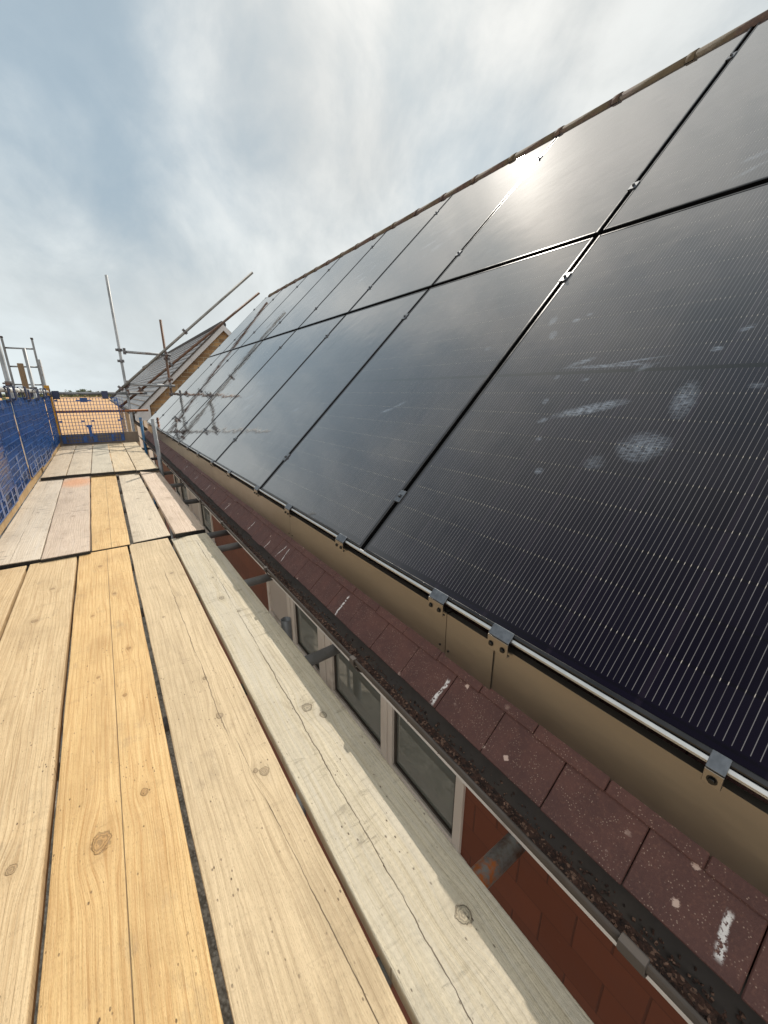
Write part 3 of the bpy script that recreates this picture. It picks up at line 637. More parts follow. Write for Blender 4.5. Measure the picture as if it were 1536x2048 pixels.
def panel_label(c, r):
    row = 'lower' if r == 0 else 'upper'
    if (c, r) == (0, 0): return 'large black solar panel with dusty hand smears, nearest in the lower row'
    if (c, r) == (0, 1): return 'grey sheened solar panel above the smeared one, nearest in the upper row'
    if (c, r) == (1, 1): return 'upper row solar panel lit by the sun glint beside its top edge, second column'
    if (c, r) == (2, 1): return 'solar panel holding the bright sun reflection at its top, upper row'
    if c == 7: return '%s row solar panel at the far end of the roof, reflecting pale sky' % row
    return '%s row black framed solar panel, %s column counted from the camera' % (row, ordn[c])
fbm = MB(); fw = 0.011
fbm.box((0, 0, -0.030), (fw, PH, 0)); fbm.box((PW - fw, 0, -0.030), (PW, PH, 0)); fbm.box((fw, 0, -0.030), (PW - fw, fw, 0)); fbm.box((fw, PH - fw, -0.030), (PW - fw, PH, 0))
gbm = MB(); gbm.box((fw, fw, -0.006), (PW - fw, PH - fw, -0.0016))
def clampmesh():
    cb = MB()
    cb.box((-0.017, -0.026, 0.0003), (0.017, 0.026, 0.0045)); cb.box((-0.009, -0.026, -0.028), (0.009, 0.026, 0.0002)); cb.tube((0, 0, 0.0046), (0, 0, 0.013), 0.0075, 6)
    cb.tube((0, 0, 0.0132), (0, 0, 0.0142), 0.004, 10)
    return cb
proto_f = proto_g = proto_c = proto_e = None
for r in (0, 1):
    for c in range(8):
        s0 = S_LOW if r == 0 else S_UP
        org = slope(s0, (c + 1) * CW - 0.0115)
        t_p = thing('solar_panel', panel_label(c, r), 'solar panel', group='solar panels on the roof')
        # rotation matrix whose columns are local axes: x->-Y, y->UP, z->NRM
        Rm = Matrix(((0, UP.x, NRM.x), (-1, 0, 0), (0, UP.z, NRM.z)))
        t_p.rotation_mode = 'QUATERNION'; t_p.rotation_quaternion = Rm.to_quaternion(); t_p.location = org
        if proto_f is None:
            proto_f = fbm.done('frame', M_frame, t_p, bevel=0.0022); proto_g = gbm.done('glass', clean[0], t_p)
        else:
            for pr in (proto_f, proto_g):
                q = pr.copy(); C.objects.link(q); q.parent = t_p
                if pr is proto_g: gq = q
        if (c, r) in special:
            gob = proto_g if (c, r) == (0, 0) else gq
            me = gob.data.copy(); me.materials.clear(); me.materials.append(special[(c, r)]); gob.data = me
        # mid clamps on the joint with the next column (local x = 0 side)
        for sv in ((0.374, 1.630) if r == 0 else (2.282, 3.388)):
            if proto_c is None: proto_c = clampmesh().done('clamp', M_clamp, t_p, bevel=0.001); q = proto_c
            else: q = proto_c.copy(); C.objects.link(q); q.parent = t_p
            q.location = (-0.0115, sv - s0, 0)
        if r == 1:   # end clips along the top edge
            for xv in (0.03, 0.62):
                if proto_e is None:
                    eb = MB(); eb.box((-0.03, -0.006, 0.0005), (0.03, 0.012, 0.004)); eb.box((-0.03, 0.0005, -0.03), (0.03, 0.012, 0.0004)); proto_e = eb.done('end_clip', M_alu, t_p, bevel=0.001); q = proto_e
                else: q = proto_e.copy(); C.objects.link(q); q.parent = t_p
                q.location = (xv, PH + 0.002, 0)
# clean panels each keep their own mesh data of the first copy
for o in [o for o in C.objects if o.name.startswith('glass')]:
    if o.data.materials[0] is clean[0]: pass
# rails beneath the modules
for i, S in enumerate((0.374, 1.63, 2.282, 3.388)):
    rl = MB(); M4 = Matrix.Translation(slope(S, 0)) @ Matrix(((cT, 0, -sT), (0, 1, 0), (sT, 0, cT))).to_4x4()
    rl.box((-0.02, -1.0, -0.072), (0.02, 9.30, -0.0305), M4)
    tag(rl.done('mounting_rail', M_frame, None), ['lowest hidden mounting rail crossing under the lower solar panels', 'mounting rail under the upper edge of the lower panel row', 'mounting rail under the lower edge of the upper panel row', 'topmost mounting rail under the panels near the ridge'][i], 'rail', 'rails under the solar panels')
# bright bottom edge trim
et = MB(); M4 = Matrix.Translation(slope(S_LOW, 0)) @ Matrix(((cT, 0, -sT), (0, 1, 0), (sT, 0, cT))).to_4x4()
et.box((-0.0105, -1.3, -0.0065), (-0.002, 9.25, -0.0015), M4); et.box((-0.0075, -1.3, -0.011), (-0.002, 9.25, -0.0067), M4); et.box((-0.0115, -1.3, -0.0165), (-0.002, 9.25, -0.0112), M4)
tag(et.done('edge_trim', M_alu, None, bevel=0.001), 'bright aluminium trim along the bottom edge of the lower solar panels', 'trim')
dk = MB(); dk.box((-0.004, -1.3, -0.060), (0.03, 9.25, -0.031), M4)
tag(dk.done('black_rail', M_frame, None), 'black rail in the gap between panel bottoms and bronze skirt', 'rail')
# skirt sheets
BR = [(0.088, 0.045), (0.510, 0.05), (0.731, 0.05), (1.301, 0.032), (1.851, 0.032), (2.354, 0.032), (2.99, 0.03), (3.54, 0.03), (4.132, 0.03), (4.68, 0.03), (5.255, 0.03), (5.75, 0.03), (6.3, 0.03), (6.9, 0.03), (7.5, 0.03), (8.1, 0.03), (8.7, 0.03)]
skirts = [(-1.3, 0.555, 0.0, 'bronze skirt sheet below the nearest solar panel, at the right picture edge'), (0.528, 0.694, -0.004, 'short bronze cover strip between two long skirt sheets'), (0.700, 1.86, 0.0, 'bronze skirt sheet directly beyond the short cover strip'), (1.862, 4.30, 0.0, 'long bronze skirt sheet along the middle of the eaves'), (4.303, 9.25, 0.0, 'bronze skirt sheet running to the far end of the eaves')]
def bracket(Y, par):
    b_ = MB(); hw = 0.0125 if Y < 0.2 else 0.030
    M_ = Matrix.Translation(slope(S_LOW, Y)) @ Matrix(((cT, 0, -sT), (0, 1, 0), (sT, 0, cT))).to_4x4()
    b_.box((-0.019, -hw, 0.0005), (0.010, hw, 0.0035), M_)
    p = slope(S_LOW, Y) + UP * -0.019
    hh = 0.026 if Y < 0.2 else 0.036
    bf = MB(); bf.box((p.x - 0.003, Y - hw, p.z - hh), (p.x + 0.0004, Y + hw, p.z - 0.0002))
    bf.box((p.x + 0.0004, Y - hw, p.z - hh), (0.700, Y + hw, p.z - hh + 0.003))
    o = b_.done('bracket', M_clamp, None, bevel=0.0008); o.parent = par
    q = bf.done('face_plate', M_skirt, None, bevel=0.0006); q.parent = o
    bo = MB()
    for dy in ((-0.016, 0.018) if Y > 0.2 else (0.0,)):
        bo.tube((p.x - 0.0031, Y + dy, p.z - hh * 0.58), (p.x - 0.0036, Y + dy, p.z - hh * 0.58), 0.0075, 16)
        bo.tube((p.x - 0.0037, Y + dy, p.z - hh * 0.58), (p.x - 0.008, Y + dy, p.z - hh * 0.58), 0.0048, 6)
    q = bo.done('bolt', M_bolt, None); q.parent = o
for (a, b2, dx, lab) in skirts:
    sk = MB(); X0 = 0.705 + dx
    top, bot = 0.406, 0.262
    sk.box((X0, a, bot), (X0 + 0.0012, b2, top)); sk.box((X0 + 0.0012, a, top - 0.002), (X0 + 0.02, b2, top))
    o = sk.done('skirt_sheet', M_skirt, None); tag(o, lab, 'skirt sheet', 'bronze skirt sheets under the solar panels')
    for (Y, hw) in BR:
        if a <= Y < b2 and not (dx and Y < 0.56): 
            
            bracket(Y, o)
    for yy in ((a + 0.02, b2 - 0.02) if not dx else (b2 - 0.012,)):
        rv_b = MB(); rv_b.tube((X0 - 0.0002, yy, bot + 0.028), (X0 - 0.003, yy, bot + 0.028), 0.003, 10)
        q = rv_b.done('rivet', M_bolt, None); q.parent = o

# ------------------------------------------------------------------ SCAFFOLD BOARDS
def board(label, xa0, xb0, xa1, xb1, y0, y1, z, m, grp, th=0.038, y0b=None, band_near=True, band_far=True, tilt=0.0, bow=0.004):
    """xa/xb = left/right edge at the near (0) and far (1) end; y0b = near end on the right side"""
    y0b = y0 if y0b is None else y0b
    xm = (xa0 + xb0 + xa1 + xb1) / 4
    root = thing('scaffold_board', label, 'scaffold board', (xm, 0, z), group=grp)
    mb = MB(); NYs = max(6, int((y1 - y0) / 0.10)); rows = []
    sd_ = random.random() * 50
    for j in range(NYs + 1):
        f = j / NYs; ya = y0 + (y1 - y0) * f; yb = y0b + (y1 - y0b) * f
        xa = xa0 + (xa1 - xa0) * f - xm; xb = xb0 + (xb1 - xb0) * f - xm
        wa = 0.0022 * noise.noise(Vector((ya * 3.0, sd_, 0))) + 0.0012 * noise.noise(Vector((ya * 15, sd_, 0))); wb = 0.0022 * noise.noise(Vector((yb * 3.0, sd_ + 9, 0))) + 0.0012 * noise.noise(Vector((yb * 15, sd_ + 9, 0)))
        zz = bow * math.sin(math.pi * f) + 0.002 * noise.noise(Vector((ya, sd_, 4)))
        tl = tilt * (xb - xa)
        r = 0.004
        prof = [(0, -th), (0, -r), (r * 0.3, -r * 0.3), (r, 0), (None, 0), (-r, 0), (-r * 0.3, -r * 0.3), (-0.0, -r), (-0.0, -th)]
        row = []
        for i, (px_, pz_) in enumerate(prof):
            if i < 4: X_, Y_, g_ = xa + wa + px_, ya, 0.0
            elif i == 4: X_, Y_, g_ = (xa + xb) / 2, (ya + yb) / 2, 0.5
            else: X_, Y_, g_ = xb + wb + px_, yb, 1.0
            row.append(mb.bm.verts.new((X_, Y_, pz_ + zz + tl * g_)))
        rows.append(row)
    n = 9
    for a, b2 in zip(rows[:-1], rows[1:]):
        for i in range(n):
            f = mb.bm.faces.new((a[i], a[(i + 1) % n], b2[(i + 1) % n], b2[i]))
    mb.bm.faces.new(rows[0][::-1]); mb.bm.faces.new(rows[-1])
    mb.done('plank', m, root)
    for (flag, yy, yb_, xa, xb) in ((band_near, y0, y0b, xa0, xb0), (band_far, y1, y1, xa1, xb1)):
        if not flag: continue
        bb = MB(); s = -1 if yy == y0 else 1
        xa -= xm; xb -= xm
        # thin pressed steel end hoop with a toothed edge
        o1 = [(xa - 0.0015, yy), (xb + 0.0015, yb_)]
        tl = tilt * (xb - xa)
        def P(x, y, z_, g_): return (x, y, z_ + tl * g_)
        e = 0.0018 * s
        vs_ = [bb.bm.verts.new(P(xa - .002, yy + e, -th + .003, 0)), bb.bm.verts.new(P(xb + .002, yb_ + e, -th + .003, 1)), bb.bm.verts.new(P(xb + .002, yb_ + e, -0.004, 1)), bb.bm.verts.new(P(xa - .002, yy + e, -0.004, 0))]
        bb.bm.faces.new(vs_)
        for (x_, y_, g_, sg) in ((xa, yy, 0, -1), (xb, yb_, 1, 1)):
            bb.bm.faces.new([bb.bm.verts.new(P(x_ + sg * .0022, y_ + e, -th + .003, g_)), bb.bm.verts.new(P(x_ + sg * .0022, y_ - s * .05, -th + .003, g_)), bb.bm.verts.new(P(x_ + sg * .0022, y_ - s * .05, -.005, g_)), bb.bm.verts.new(P(x_ + sg * .0022, y_ + e, -.005, g_))])
        Lc = int((xb - xa) / 0.011)
        for i in range(Lc):
            f = (i + 0.5) / Lc; bb.tube((xa + (xb - xa) * f, yy + (yb_ - yy) * f + e, -0.006 + tl * f), (xa + (xb - xa) * f, yy + (yb_ - yy) * f + e * 3.2, -0.006 + tl * f), 0.0038, 6)
            bb.tube((xa + (xb - xa) * f, yy + (yb_ - yy) * f + e, -th + 0.008 + tl * f), (xa + (xb - xa) * f, yy + (yb_ - yy) * f + e * 3.2, -th + 0.008 + tl * f), 0.0038, 6)
        bb.done('end_band', M_endband, root)
    return root

YEL = ((0.63, 0.435, 0.205), (0.45, 0.26, 0.10)); TAN = ((0.60, 0.45, 0.265), (0.42, 0.285, 0.15)); PALE = ((0.57, 0.44, 0.275), (0.40, 0.295, 0.175)); GREYW = ((0.55, 0.475, 0.345), (0.37, 0.31, 0.215)); PINK = ((0.56, 0.455, 0.36), (0.40, 0.30, 0.225))
GN = 'scaffold boards of the nearest section'
wA = wood('board wood a', TAN[0], TAN[1], 1, [(-0.02, 1.3, 0.016), (0.05, 2.2, 0.012)], grey=0.2, contrast=0.4)
wB = wood('board wood b', TAN[0], TAN[1], 2, [(-0.075, 1.405, 0.013), (-0.035, 1.395, 0.009), (0.02, 2.55, 0.008), (-0.02, 2.2, 0.011), (0.06, 0.95, 0.010), (-0.02, 0.35, 0.015)], cx=-0.03, F=85, contrast=0.5)
wC = wood('board wood c', YEL[0], YEL[1], 3, [(-0.035, 0.905, 0.0185), (0.058, 0.985, 0.009), (0.035, 1.42, 0.006), (0.062, 1.72, 0.007), (0.03, 2.3, 0.007), (-0.03, 2.75, 0.010), (-0.06, 2.1, 0.006), (-0.04, 1.58, 0.005)], cx=0.062, F=80, contrast=0.5, seam=(0.008, 0.0))
wD = wood('board wood d', PALE[0], PALE[1], 4, [(0.02, 1.14, 0.010), (0.075, 0.865, 0.011), (0.055, 0.88, 0.006), (0.02, 1.35, 0.007), (-0.05, 1.9, 0.005), (0.05, 2.4, 0.008), (0.055, 0.28, 0.008)], cracks=[(0.028, -0.004, 0.0016, 1.0, 2.5, 0.02), (0.098, -0.058, 0.0014, -0.1, 1.05, 0.012)], cx=0.02, F=75, grey=0.18, greycol=(0.50, 0.42, 0.31), contrast=0.45, specks=1.0)
wE = wood('board wood e', GREYW[0], GREYW[1], 5, [(0.015, 1.01, 0.013), (0.045, 0.95, 0.011), (-0.035, 1.93, 0.012), (0.045, 0.33, 0.014), (0.0, 1.75, 0.007), (-0.02, 2.2, 0.006)], cracks=[(-0.045, 0.022, 0.0018, 0.4, 2.9, 0.022), (-0.05, 0.03, 0.0016, -0.5, 0.75, 0.02)], cx=-0.03, F=70, grey=0.75, greycol=(0.47, 0.42, 0.335), contrast=0.4, bump=1.0, specks=0.7, saw=0.6, ripple=0.45)
board('greyish tan board at the left edge of the nearest section, mostly out of frame', -0.745, -0.520, -0.750, -0.525, -0.9, 3.02, 0.0, wA, GN)
board('tan board with a pair of dark knots, between left edge board and yellow board', -0.503, -0.262, -0.512, -0.282, -0.9, 3.03, 0.0, wB, GN)
board('bright yellow board with a large round knot and a fine seam along it', -0.247, 0.000, -0.272, -0.008, -0.9, 3.04, 0.0, wC, GN)
board('pale tan board with knots and long cracks, between yellow board and grey board', 0.016, 0.249, 0.003, 0.242, -0.9, 3.06, 0.0, wD, GN)
board('weathered grey board with a wavy crack, half in shadow beside the gutter', 0.264, 0.503, 0.258, 0.492, -0.9, 3.02, 0.0, wE, GN)
GM = 'scaffold boards of the middle section'
m1 = wood('board wood f', (0.60, 0.52, 0.42), (0.44, 0.36, 0.28), 6, [(0.02, 4.3, 0.01)], cracks=[(0.04, -0.012, 0.0018, 3.0, 6.0, 0.02)], grey=0.5, greycol=(0.55, 0.50, 0.44), saw=1.2, bump=0.6, contrast=0.3, ripple=0.8)
m2 = wood('board wood g', PINK[0], PINK[1], 7, [(0.02, 4.0, 0.01), (-0.04, 5.0, 0.012)], grey=0.4, greycol=(0.45, 0.38, 0.33), stain=(-0.01, 5.6, 0.26, (0.58, 0.24, 0.09)), contrast=0.35, ripple=0.7)
m3 = wood('board wood h', YEL[0], YEL[1], 8, [(-0.06, 4.4, 0.006), (0.03, 5.1, 0.01), (0.0, 3.5, 0.008)], cx=0.05, seam=(0.01, 0.0), contrast=0.3, ripple=0.45)
m4 = wood('board wood i', (0.58, 0.49, 0.37), (0.42, 0.34, 0.25), 9, [(0.0, 4.4, 0.012), (0.03, 3.6, 0.01), (-0.04, 5.3, 0.009)], grey=0.35, contrast=0.35, specks=0.9, ripple=0.8)
m5 = wood('board wood j', (0.62, 0.50, 0.40), (0.42, 0.31, 0.22), 10, [(0.0, 4.2, 0.012)], F=110, contrast=0.75, grey=0.15, ripple=0.3)
board('pale board with a long crack beside the left toe board, middle section', -0.728, -0.461, -0.735, -0.508, 3.06, 6.22, 0.020, m1, GM, y0b=3.04, band_far=False)
board('pinkish board with an orange stain at its far end', -0.455, -0.212, -0.500, -0.252, 3.02, 6.20, 0.022, m2, GM, y0b=3.02, band_far=False)
board('yellow board in the middle of the middle section', -0.205, 0.010, -0.242, 0.016, 3.05, 6.2, 0.008, m3, GM, y0b=3.05, band_far=False)
board('pale weathered board right of the yellow one, middle section', 0.030, 0.262, 0.046, 0.258, 3.07, 6.2, 0.008, m4, GM, y0b=3.09, band_far=False)
board('narrow striped board lying raised at the right edge, middle section', 0.286, 0.498, 0.272, 0.494, 3.00, 6.1, 0.040, m5, GM, y0b=3.10, band_far=False, tilt=-0.16)
GF = 'scaffold boards of the far section'
FX = [-0.705, -0.468, -0.232, 0.005, 0.240, 0.492]; FB = [-0.715, -0.486, -0.236, -0.003, 0.233, 0.466]
fl = ['far section board against the left toe board', 'far section board second from the left toe board', 'middle board of the far section, greyest of the five', 'far section board with yellowish tone right of the middle one', 'far section board along the gutter side edge']
fc = [((0.58, 0.48, 0.36), (0.42, 0.32, 0.22)), ((0.55, 0.46, 0.35), (0.40, 0.32, 0.23)), ((0.52, 0.46, 0.36), (0.38, 0.33, 0.25)), ((0.60, 0.48, 0.32), (0.42, 0.31, 0.18)), ((0.60, 0.49, 0.34), (0.42, 0.32, 0.20))]
fs0 = [5.90, 5.92, 5.90, 5.86, 5.80]; fz = [0.060, 0.062, 0.058, 0.060, 0.062]
for i in range(5):
    wf = wood('far board wood %d' % i, fc[i][0], fc[i][1], 12 + i, [(random.uniform(-.07, .07), random.uniform(6.5, 8.5), 0.012)], grey=0.4, contrast=0.45, ripple=0.9)
    board(fl[i], FX[i] + 0.004, FX[i + 1] - 0.004, FB[i] + 0.004, FB[i + 1] - 0.004, fs0[i], 9.30, fz[i], wf, GF, y0b=fs0[i] + random.uniform(-0.02, 0.02), tilt=random.uniform(-0.03, 0.03), band_far=False)

# ------------------------------------------------------------------ SCAFFOLD TUBES
def tube(name, label, cat, a, b, m, grp=None, r=0.0241, couplers=(), hollow=True):
    mb = MB(); a, b = Vector(a), Vector(b)
    mb.tube(a, b, r, 20, hollow=(r - 0.004) if hollow else None)
    o = mb.done(name, m, None); tag(o, label, cat, grp)
    d = (b - a).normalized()
    for f in couplers:
        p = a + (b - a) * f; q = d.to_track_quat('Z', 'Y').to_matrix().to_4x4(); M4 = Matrix.Translation(p) @ q
        cb = MB()
        t1, t2 = M4 @ Vector((0, 0, -0.026)), M4 @ Vector((0, 0, 0.026))
        cb.tube(t1, t2, r + 0.009, 18)
        cb.box((-0.018, r + 0.004, -0.022), (0.018, r + 0.042, 0.022), M4)
        cb.box((-0.024, -r - 0.022, -0.024), (0.024, -r - 0.002, 0.024), M4)
        q1, q2 = M4 @ Vector((-0.045, r + 0.018, 0)), M4 @ Vector((0.05, r + 0.018, 0)); cb.tube(q1, q2, 0.0065, 8)
        n1, n2 = M4 @ Vector((0.030, r + 0.018, 0)), M4 @ Vector((0.044, r + 0.018, 0)); cb.tube(n1, n2, 0.012, 6)
        k = cb.done('coupler', M_coupler, None, bevel=0.0015); k.parent = o
    return o
GT = 'scaffold transoms reaching under the gutter'
TZ = -0.066
tr = [(0.38, M_orange, 0.0, 'orange painted transom tube nearest the camera, under the gutter'), (1.29, M_galvd, 0.03, 'dark transom tube beside the window corner, second from the camera'), (2.143, M_galv, 0.02, 'grey transom tube crossing the red tile hung wall'), (2.795, M_galv, 0.0, 'bluish grey transom tube just beyond the red wall transom'), (3.13, M_galvd, 0.0, 'dull transom tube near the board joint'), (4.30, M_galvd, 0, 'transom tube by the far window, fifth along'), (5.2, M_galvd, 0, 'transom tube before the grey upright, in the gutter shade'), (6.1, M_galvd, 0, 'transom tube under the far board ends'), (7.6, M_galvd, 0, 'transom tube under the far section boards'), (9.1, M_galvd, 0, 'last transom tube under the end toe board')]
for i, (yy, m, dy, lab) in enumerate(tr):
    tube('transom', lab, 'scaffold tube', (-1.05, yy - dy * 2, TZ), (0.742, yy + dy, TZ), m, GT)
for i, xx in enumerate((-0.86, 0.565)):
    tube('ledger', ['outer ledger tube under the boards beside the blue guards', 'inner ledger tube under the board edge below the gutter'][i], 'scaffold tube', (xx, -1.5, TZ - 0.10 - (0.0 if i == 0 else 0.35)), (xx, 9.9, TZ - 0.10 - (0 if i == 0 else 0.35)), M_galvd, 'scaffold ledgers')
tube('standard', 'short open topped upright tube between board edge and window', 'scaffold tube', (0.562, 1.631, GZ), (0.562, 1.631, -0.045), M_galvd, 'inner scaffold uprights')
tube('standard', 'grey upright tube standing between boards and gutter', 'scaffold tube', (0.548, 5.95, GZ), (0.520, 5.90, 0.676), M_galvd, 'inner scaffold uprights')
tube('standard', 'blue topped upright tube by the far board edge', 'scaffold tube', (0.575, 8.60, GZ), (0.560, 8.52, 0.565), M_bluetube, 'inner scaffold uprights')
# outer uprights
GS = 'outer scaffold uprights behind the blue guards'
tube('standard', 'thick grey upright at the left picture edge behind the blue guards', 'scaffold tube', (-0.872, 6.75, GZ), (-0.872, 6.75, 2.9), M_galv, GS, couplers=(0.77,))
tube('standard', 'grey upright with square cut top in front of the ladder', 'scaffold tube', (-0.87, 9.0, GZ), (-0.865, 9.0, 1.69), M_galv, GS, couplers=(0.905,))
tube('standard', 'thin grey upright right of the ladder beside the yellow post', 'scaffold tube', (-0.84, 10.8, GZ), (-0.845, 10.8, 1.63), M_galvd, GS)
tube('standard', 'outer upright beside the nearest blue guard, out of frame above', 'scaffold tube', (-0.845, 4.3, GZ), (-0.845, 4.3, 1.25), M_galv, GS)
pw = MB(); pw.box((-0.035, -0.03, GZ), (0.035, 0.03, 1.43)); o = pw.done('timber_post', wood('brown post wood', (0.24, 0.16, 0.09), (0.15, 0.10, 0.06), 40, contrast=0.3), None, bevel=0.004); o.location = (-0.905, 8.5, 0)
tag(o, 'brown timber post standing in front of the ladder', 'timber post')
yp = MB(); yp.box((-0.035, -0.02, 0.02), (0.035, 0.02, 1.12)); o = yp.done('yellow_post', M_yellow, None, bevel=0.003); o.location = (-0.705, 9.42, 0); o.rotation_euler = (0, R(-1), 0)
tag(o, 'yellow painted timber post at the corner of the blue guards', 'timber post')
# ladder
ld = thing('ladder', 'dark aluminium ladder rising behind the left guards', 'ladder', (-1.0, 9.8, GZ), group=None)
for sx_ in (-1, 1):
    s_b = MB(); s_b.box((sx_ * 0.2 - 0.014, -0.03, 0.0), (sx_ * 0.2 + 0.014, 0.03, 1.90 - GZ)); s_b.done('stile', M_galvd, ld, bevel=0.003)
    s_c = MB(); s_c.box((sx_ * 0.2 - 0.018, -0.034, 1.901 - GZ), (sx_ * 0.2 + 0.018, 0.034, 1.93 - GZ)); s_c.done('end_cap', M_black, ld, bevel=0.003)
k = 0; zr = 1.745
while zr > GZ + 0.2:
    rb2 = MB(); rb2.tube((-0.19, 0, zr - GZ), (0.19, 0, zr - GZ), 0.014, 10); rb2.done('rung', M_galvd, ld); zr -= 0.305
# guard rails
tube('guard_rail', 'white worn top guard rail carrying the blue clips on the left', 'guard rail', (-0.768, -1.4, 1.048), (-0.722, 9.30, 1.012), M_white, 'guard rails')
tube('guard_rail', 'middle guard rail behind the left blue guards', 'guard rail', (-0.80, -1.4, 0.56), (-0.79, 9.9, 0.56), M_rustred, 'guard rails')
E_ = lambda x, z: (x * 0.94, 9.40, 1 + (z - 1) * 0.94)
def ey(x, z, dy=0.0): p = E_(x, z); return (p[0], p[1] + dy, p[2])
tube('guard_rail', 'grey top guard rail across the far end of the boards', 'guard rail', ey(-0.76, 0.985), ey(0.86, 0.985), M_galvd, 'guard rails', couplers=(0.79,))
tube('guard_rail', 'orange rusted middle guard rail across the far end', 'guard rail', ey(-0.76, 0.64, 0.02), ey(0.83, 0.635, 0.02), galv('orange rust tube', (0.34, 0.13, 0.05), 0.3, seed=21), 'guard rails', r=0.022)
# gable uprights and raking tubes
GP = 'tubes of the gable end scaffold'
tube('standard', 'tall grey pole rising highest above the far end of the boards', 'scaffold tube', ey(0.512, 3.16, .06), ey(0.483, -5.2, .06), M_galv, GP, couplers=(0.16, 0.185, 0.245))
tube('standard', 'rusty brown pole standing in front of the brick gable', 'scaffold tube', ey(1.335, 2.46, .10), ey(1.34, -5.2, .10), M_rust, GP, couplers=(0.10, 0.155, 0.195))
tube('raking_tube', 'longest sloping tube rising in front of the neighbouring roof', 'scaffold tube', ey(3.34, 3.607, 0), ey(0.19, 0.883, 0), galv('part rusty rake tube', (0.24, 0.23, 0.21), 0.35, seed=13), GP, couplers=(0.50, 0.93))
tube('raking_tube', 'lower sloping rusty tube ending in mid air before the brick gable', 'scaffold tube', ey(3.513, 3.244, .16), ey(0.329, 0.703, .16), M_rust, GP, couplers=(0.86, 0.655))
tube('cross_tube', 'upper level tube joining the tall pole and the rusty pole', 'scaffold tube', ey(0.56, 1.79, .02), ey(1.42, 1.762, .02), M_galvd, GP, couplers=(0.03, 0.9))
tube('cross_tube', 'lower level tube joining the tall pole and the rusty pole', 'scaffold tube', ey(0.50, 1.168, .03), ey(1.42, 1.135, .03), M_galv, GP, couplers=(0.05, 0.9))

# ------------------------------------------------------------------ TOE BOARDS
tb = MB(); tb.box((-0.782, -0.9, 0.001), (-0.748, 3.60, 0.20)); tag(tb.done('toe_board', M_chip, None, bevel=0.003), 'tan toe board on edge along the left of the nearest boards', 'toe board', 'toe boards')
tb = MB(); tb.box((-0.776, 3.61, 0.03), (-0.732, 6.55, 0.225)); tag(tb.done('toe_board', M_chip, None, bevel=0.003), 'tan toe board under the blue guards beside the middle section', 'toe board', 'toe boards')
tb = MB(); tb.box((-0.752, 6.40, 0.05), (-0.718, 9.28, 0.235)); tag(tb.done('toe_board', M_chip, None, bevel=0.003), 'tan toe board under the blue guards beside the far section', 'toe board', 'toe boards')
tb = MB(); tb.box((-0.72, 9.315, 0.055), (0.53, 9.352, 0.262)); tag(tb.done('toe_board', M_darkboard, None, bevel=0.003), 'dark brown toe board across the far end of the boards', 'toe board', 'toe boards')

# ------------------------------------------------------------------ BRICK GUARDS (blue mesh panels)
def guard_meshes():
    W_, H_ = 0.95, 0.80; nx, nz = 20, 13
    g = MB(); px_ = W_ / nx; pz = H_ / nz
    for i in range(nx + 1):
        x = i * px_; t_ = 0.0058 if 0 < i < nx else 0.009
        for k in range(nz):
            if k in (0, 1) and i in (9, 10, 11) and False: continue
        wv = 0.004 * math.sin(i * 1.7)
        g.box((x - t_ * 0.72, -0.0028, 0), (x + t_ * 0.72, 0.0028, H_))
    for k in range(nz + 1):
        z = k * pz; t_ = 0.0068 if 0 < k < nz else 0.010
        g.box((0, -0.0055, z - t_ / 2), (W_, 0.0018, z + t_ / 2))
    return g, W_, H_
gp, GW, GH = guard_meshes()
pl = gp  # solid plates, moulded in one with the mesh
s = GW / 20
def plate(x0, x1, z0, z1): pl.box((x0, -0.006, z0), (x1, 0.006, z1))
plate(8 * s, 10.3 * s, GH - 0.075, GH - 0.004); plate(6.6 * s, 8 * s, GH - 0.055, GH - 0.032); plate(10.3 * s, 11.6 * s, GH - 0.055, GH - 0.032)
for zz in (GH - 0.055, 0.375):
    for xx in (0.2, 18.8): plate(xx * s, (xx + 1.0) * s, zz, zz + 0.026)
for xx in (7.0, 10.2): plate(xx * s, (xx + 1.0) * s, 0.375, 0.400)
plate(8.2 * s, 10.1 * s, 0.270, 0.315); plate(8.7 * s, 9.7 * s, 0.10, 0.270)
for (a, b2) in ((0, 1.0), (6.4, 7.6), (9.6, 10.8), (15.6, 16.6), (19, 20)): plate(a * s, b2 * s, 0.0, 0.115)
def hookmesh():
    cl = MB(); w_ = 2.1 * s
    cl.box((0, -0.037, GH - 0.01), (w_, -0.029, GH + 0.115)); cl.box((0, -0.037, GH + 0.1152), (w_, 0.034, GH + 0.123)); cl.box((0, 0.027, GH + 0.02), (w_, 0.034, GH + 0.115))
    cl.box((0, -0.0288, GH - 0.02), (w_, 0.012, GH - 0.002)); return cl
proto = None
GG = 'blue mesh brick guards hung along the scaffold'
sidelab = ['blue mesh guard on the left, nearest of those in view', 'blue mesh guard on the left, next after the nearest', 'blue mesh guard on the left, beside the thick grey upright', 'blue mesh guard on the left, just beyond the thick upright', 'blue mesh guard on the left, before the corner one', 'blue mesh guard on the left, at the corner by the yellow post']
def guard(loc, rz, label, rx=0.0):
    global proto
    root = thing('brick_guard', label, 'brick guard', loc, (rx, 0, rz), GG)
    if proto is None:
        proto = [gp.done('mesh', M_blue, root), hookmesh().done('hook', M_bluedark, root, bevel=0.002)]
        q = proto[1].copy(); C.objects.link(q); q.parent = root; q.location = (15.2 * s, 0, 0); proto.append(q)
    else:
        for p in proto:
            q = p.copy(); C.objects.link(q); q.parent = root
    return root
guard((-0.665, 9.30, 0.105), 0.0, 'blue mesh guard facing the camera across the far end of the boards')
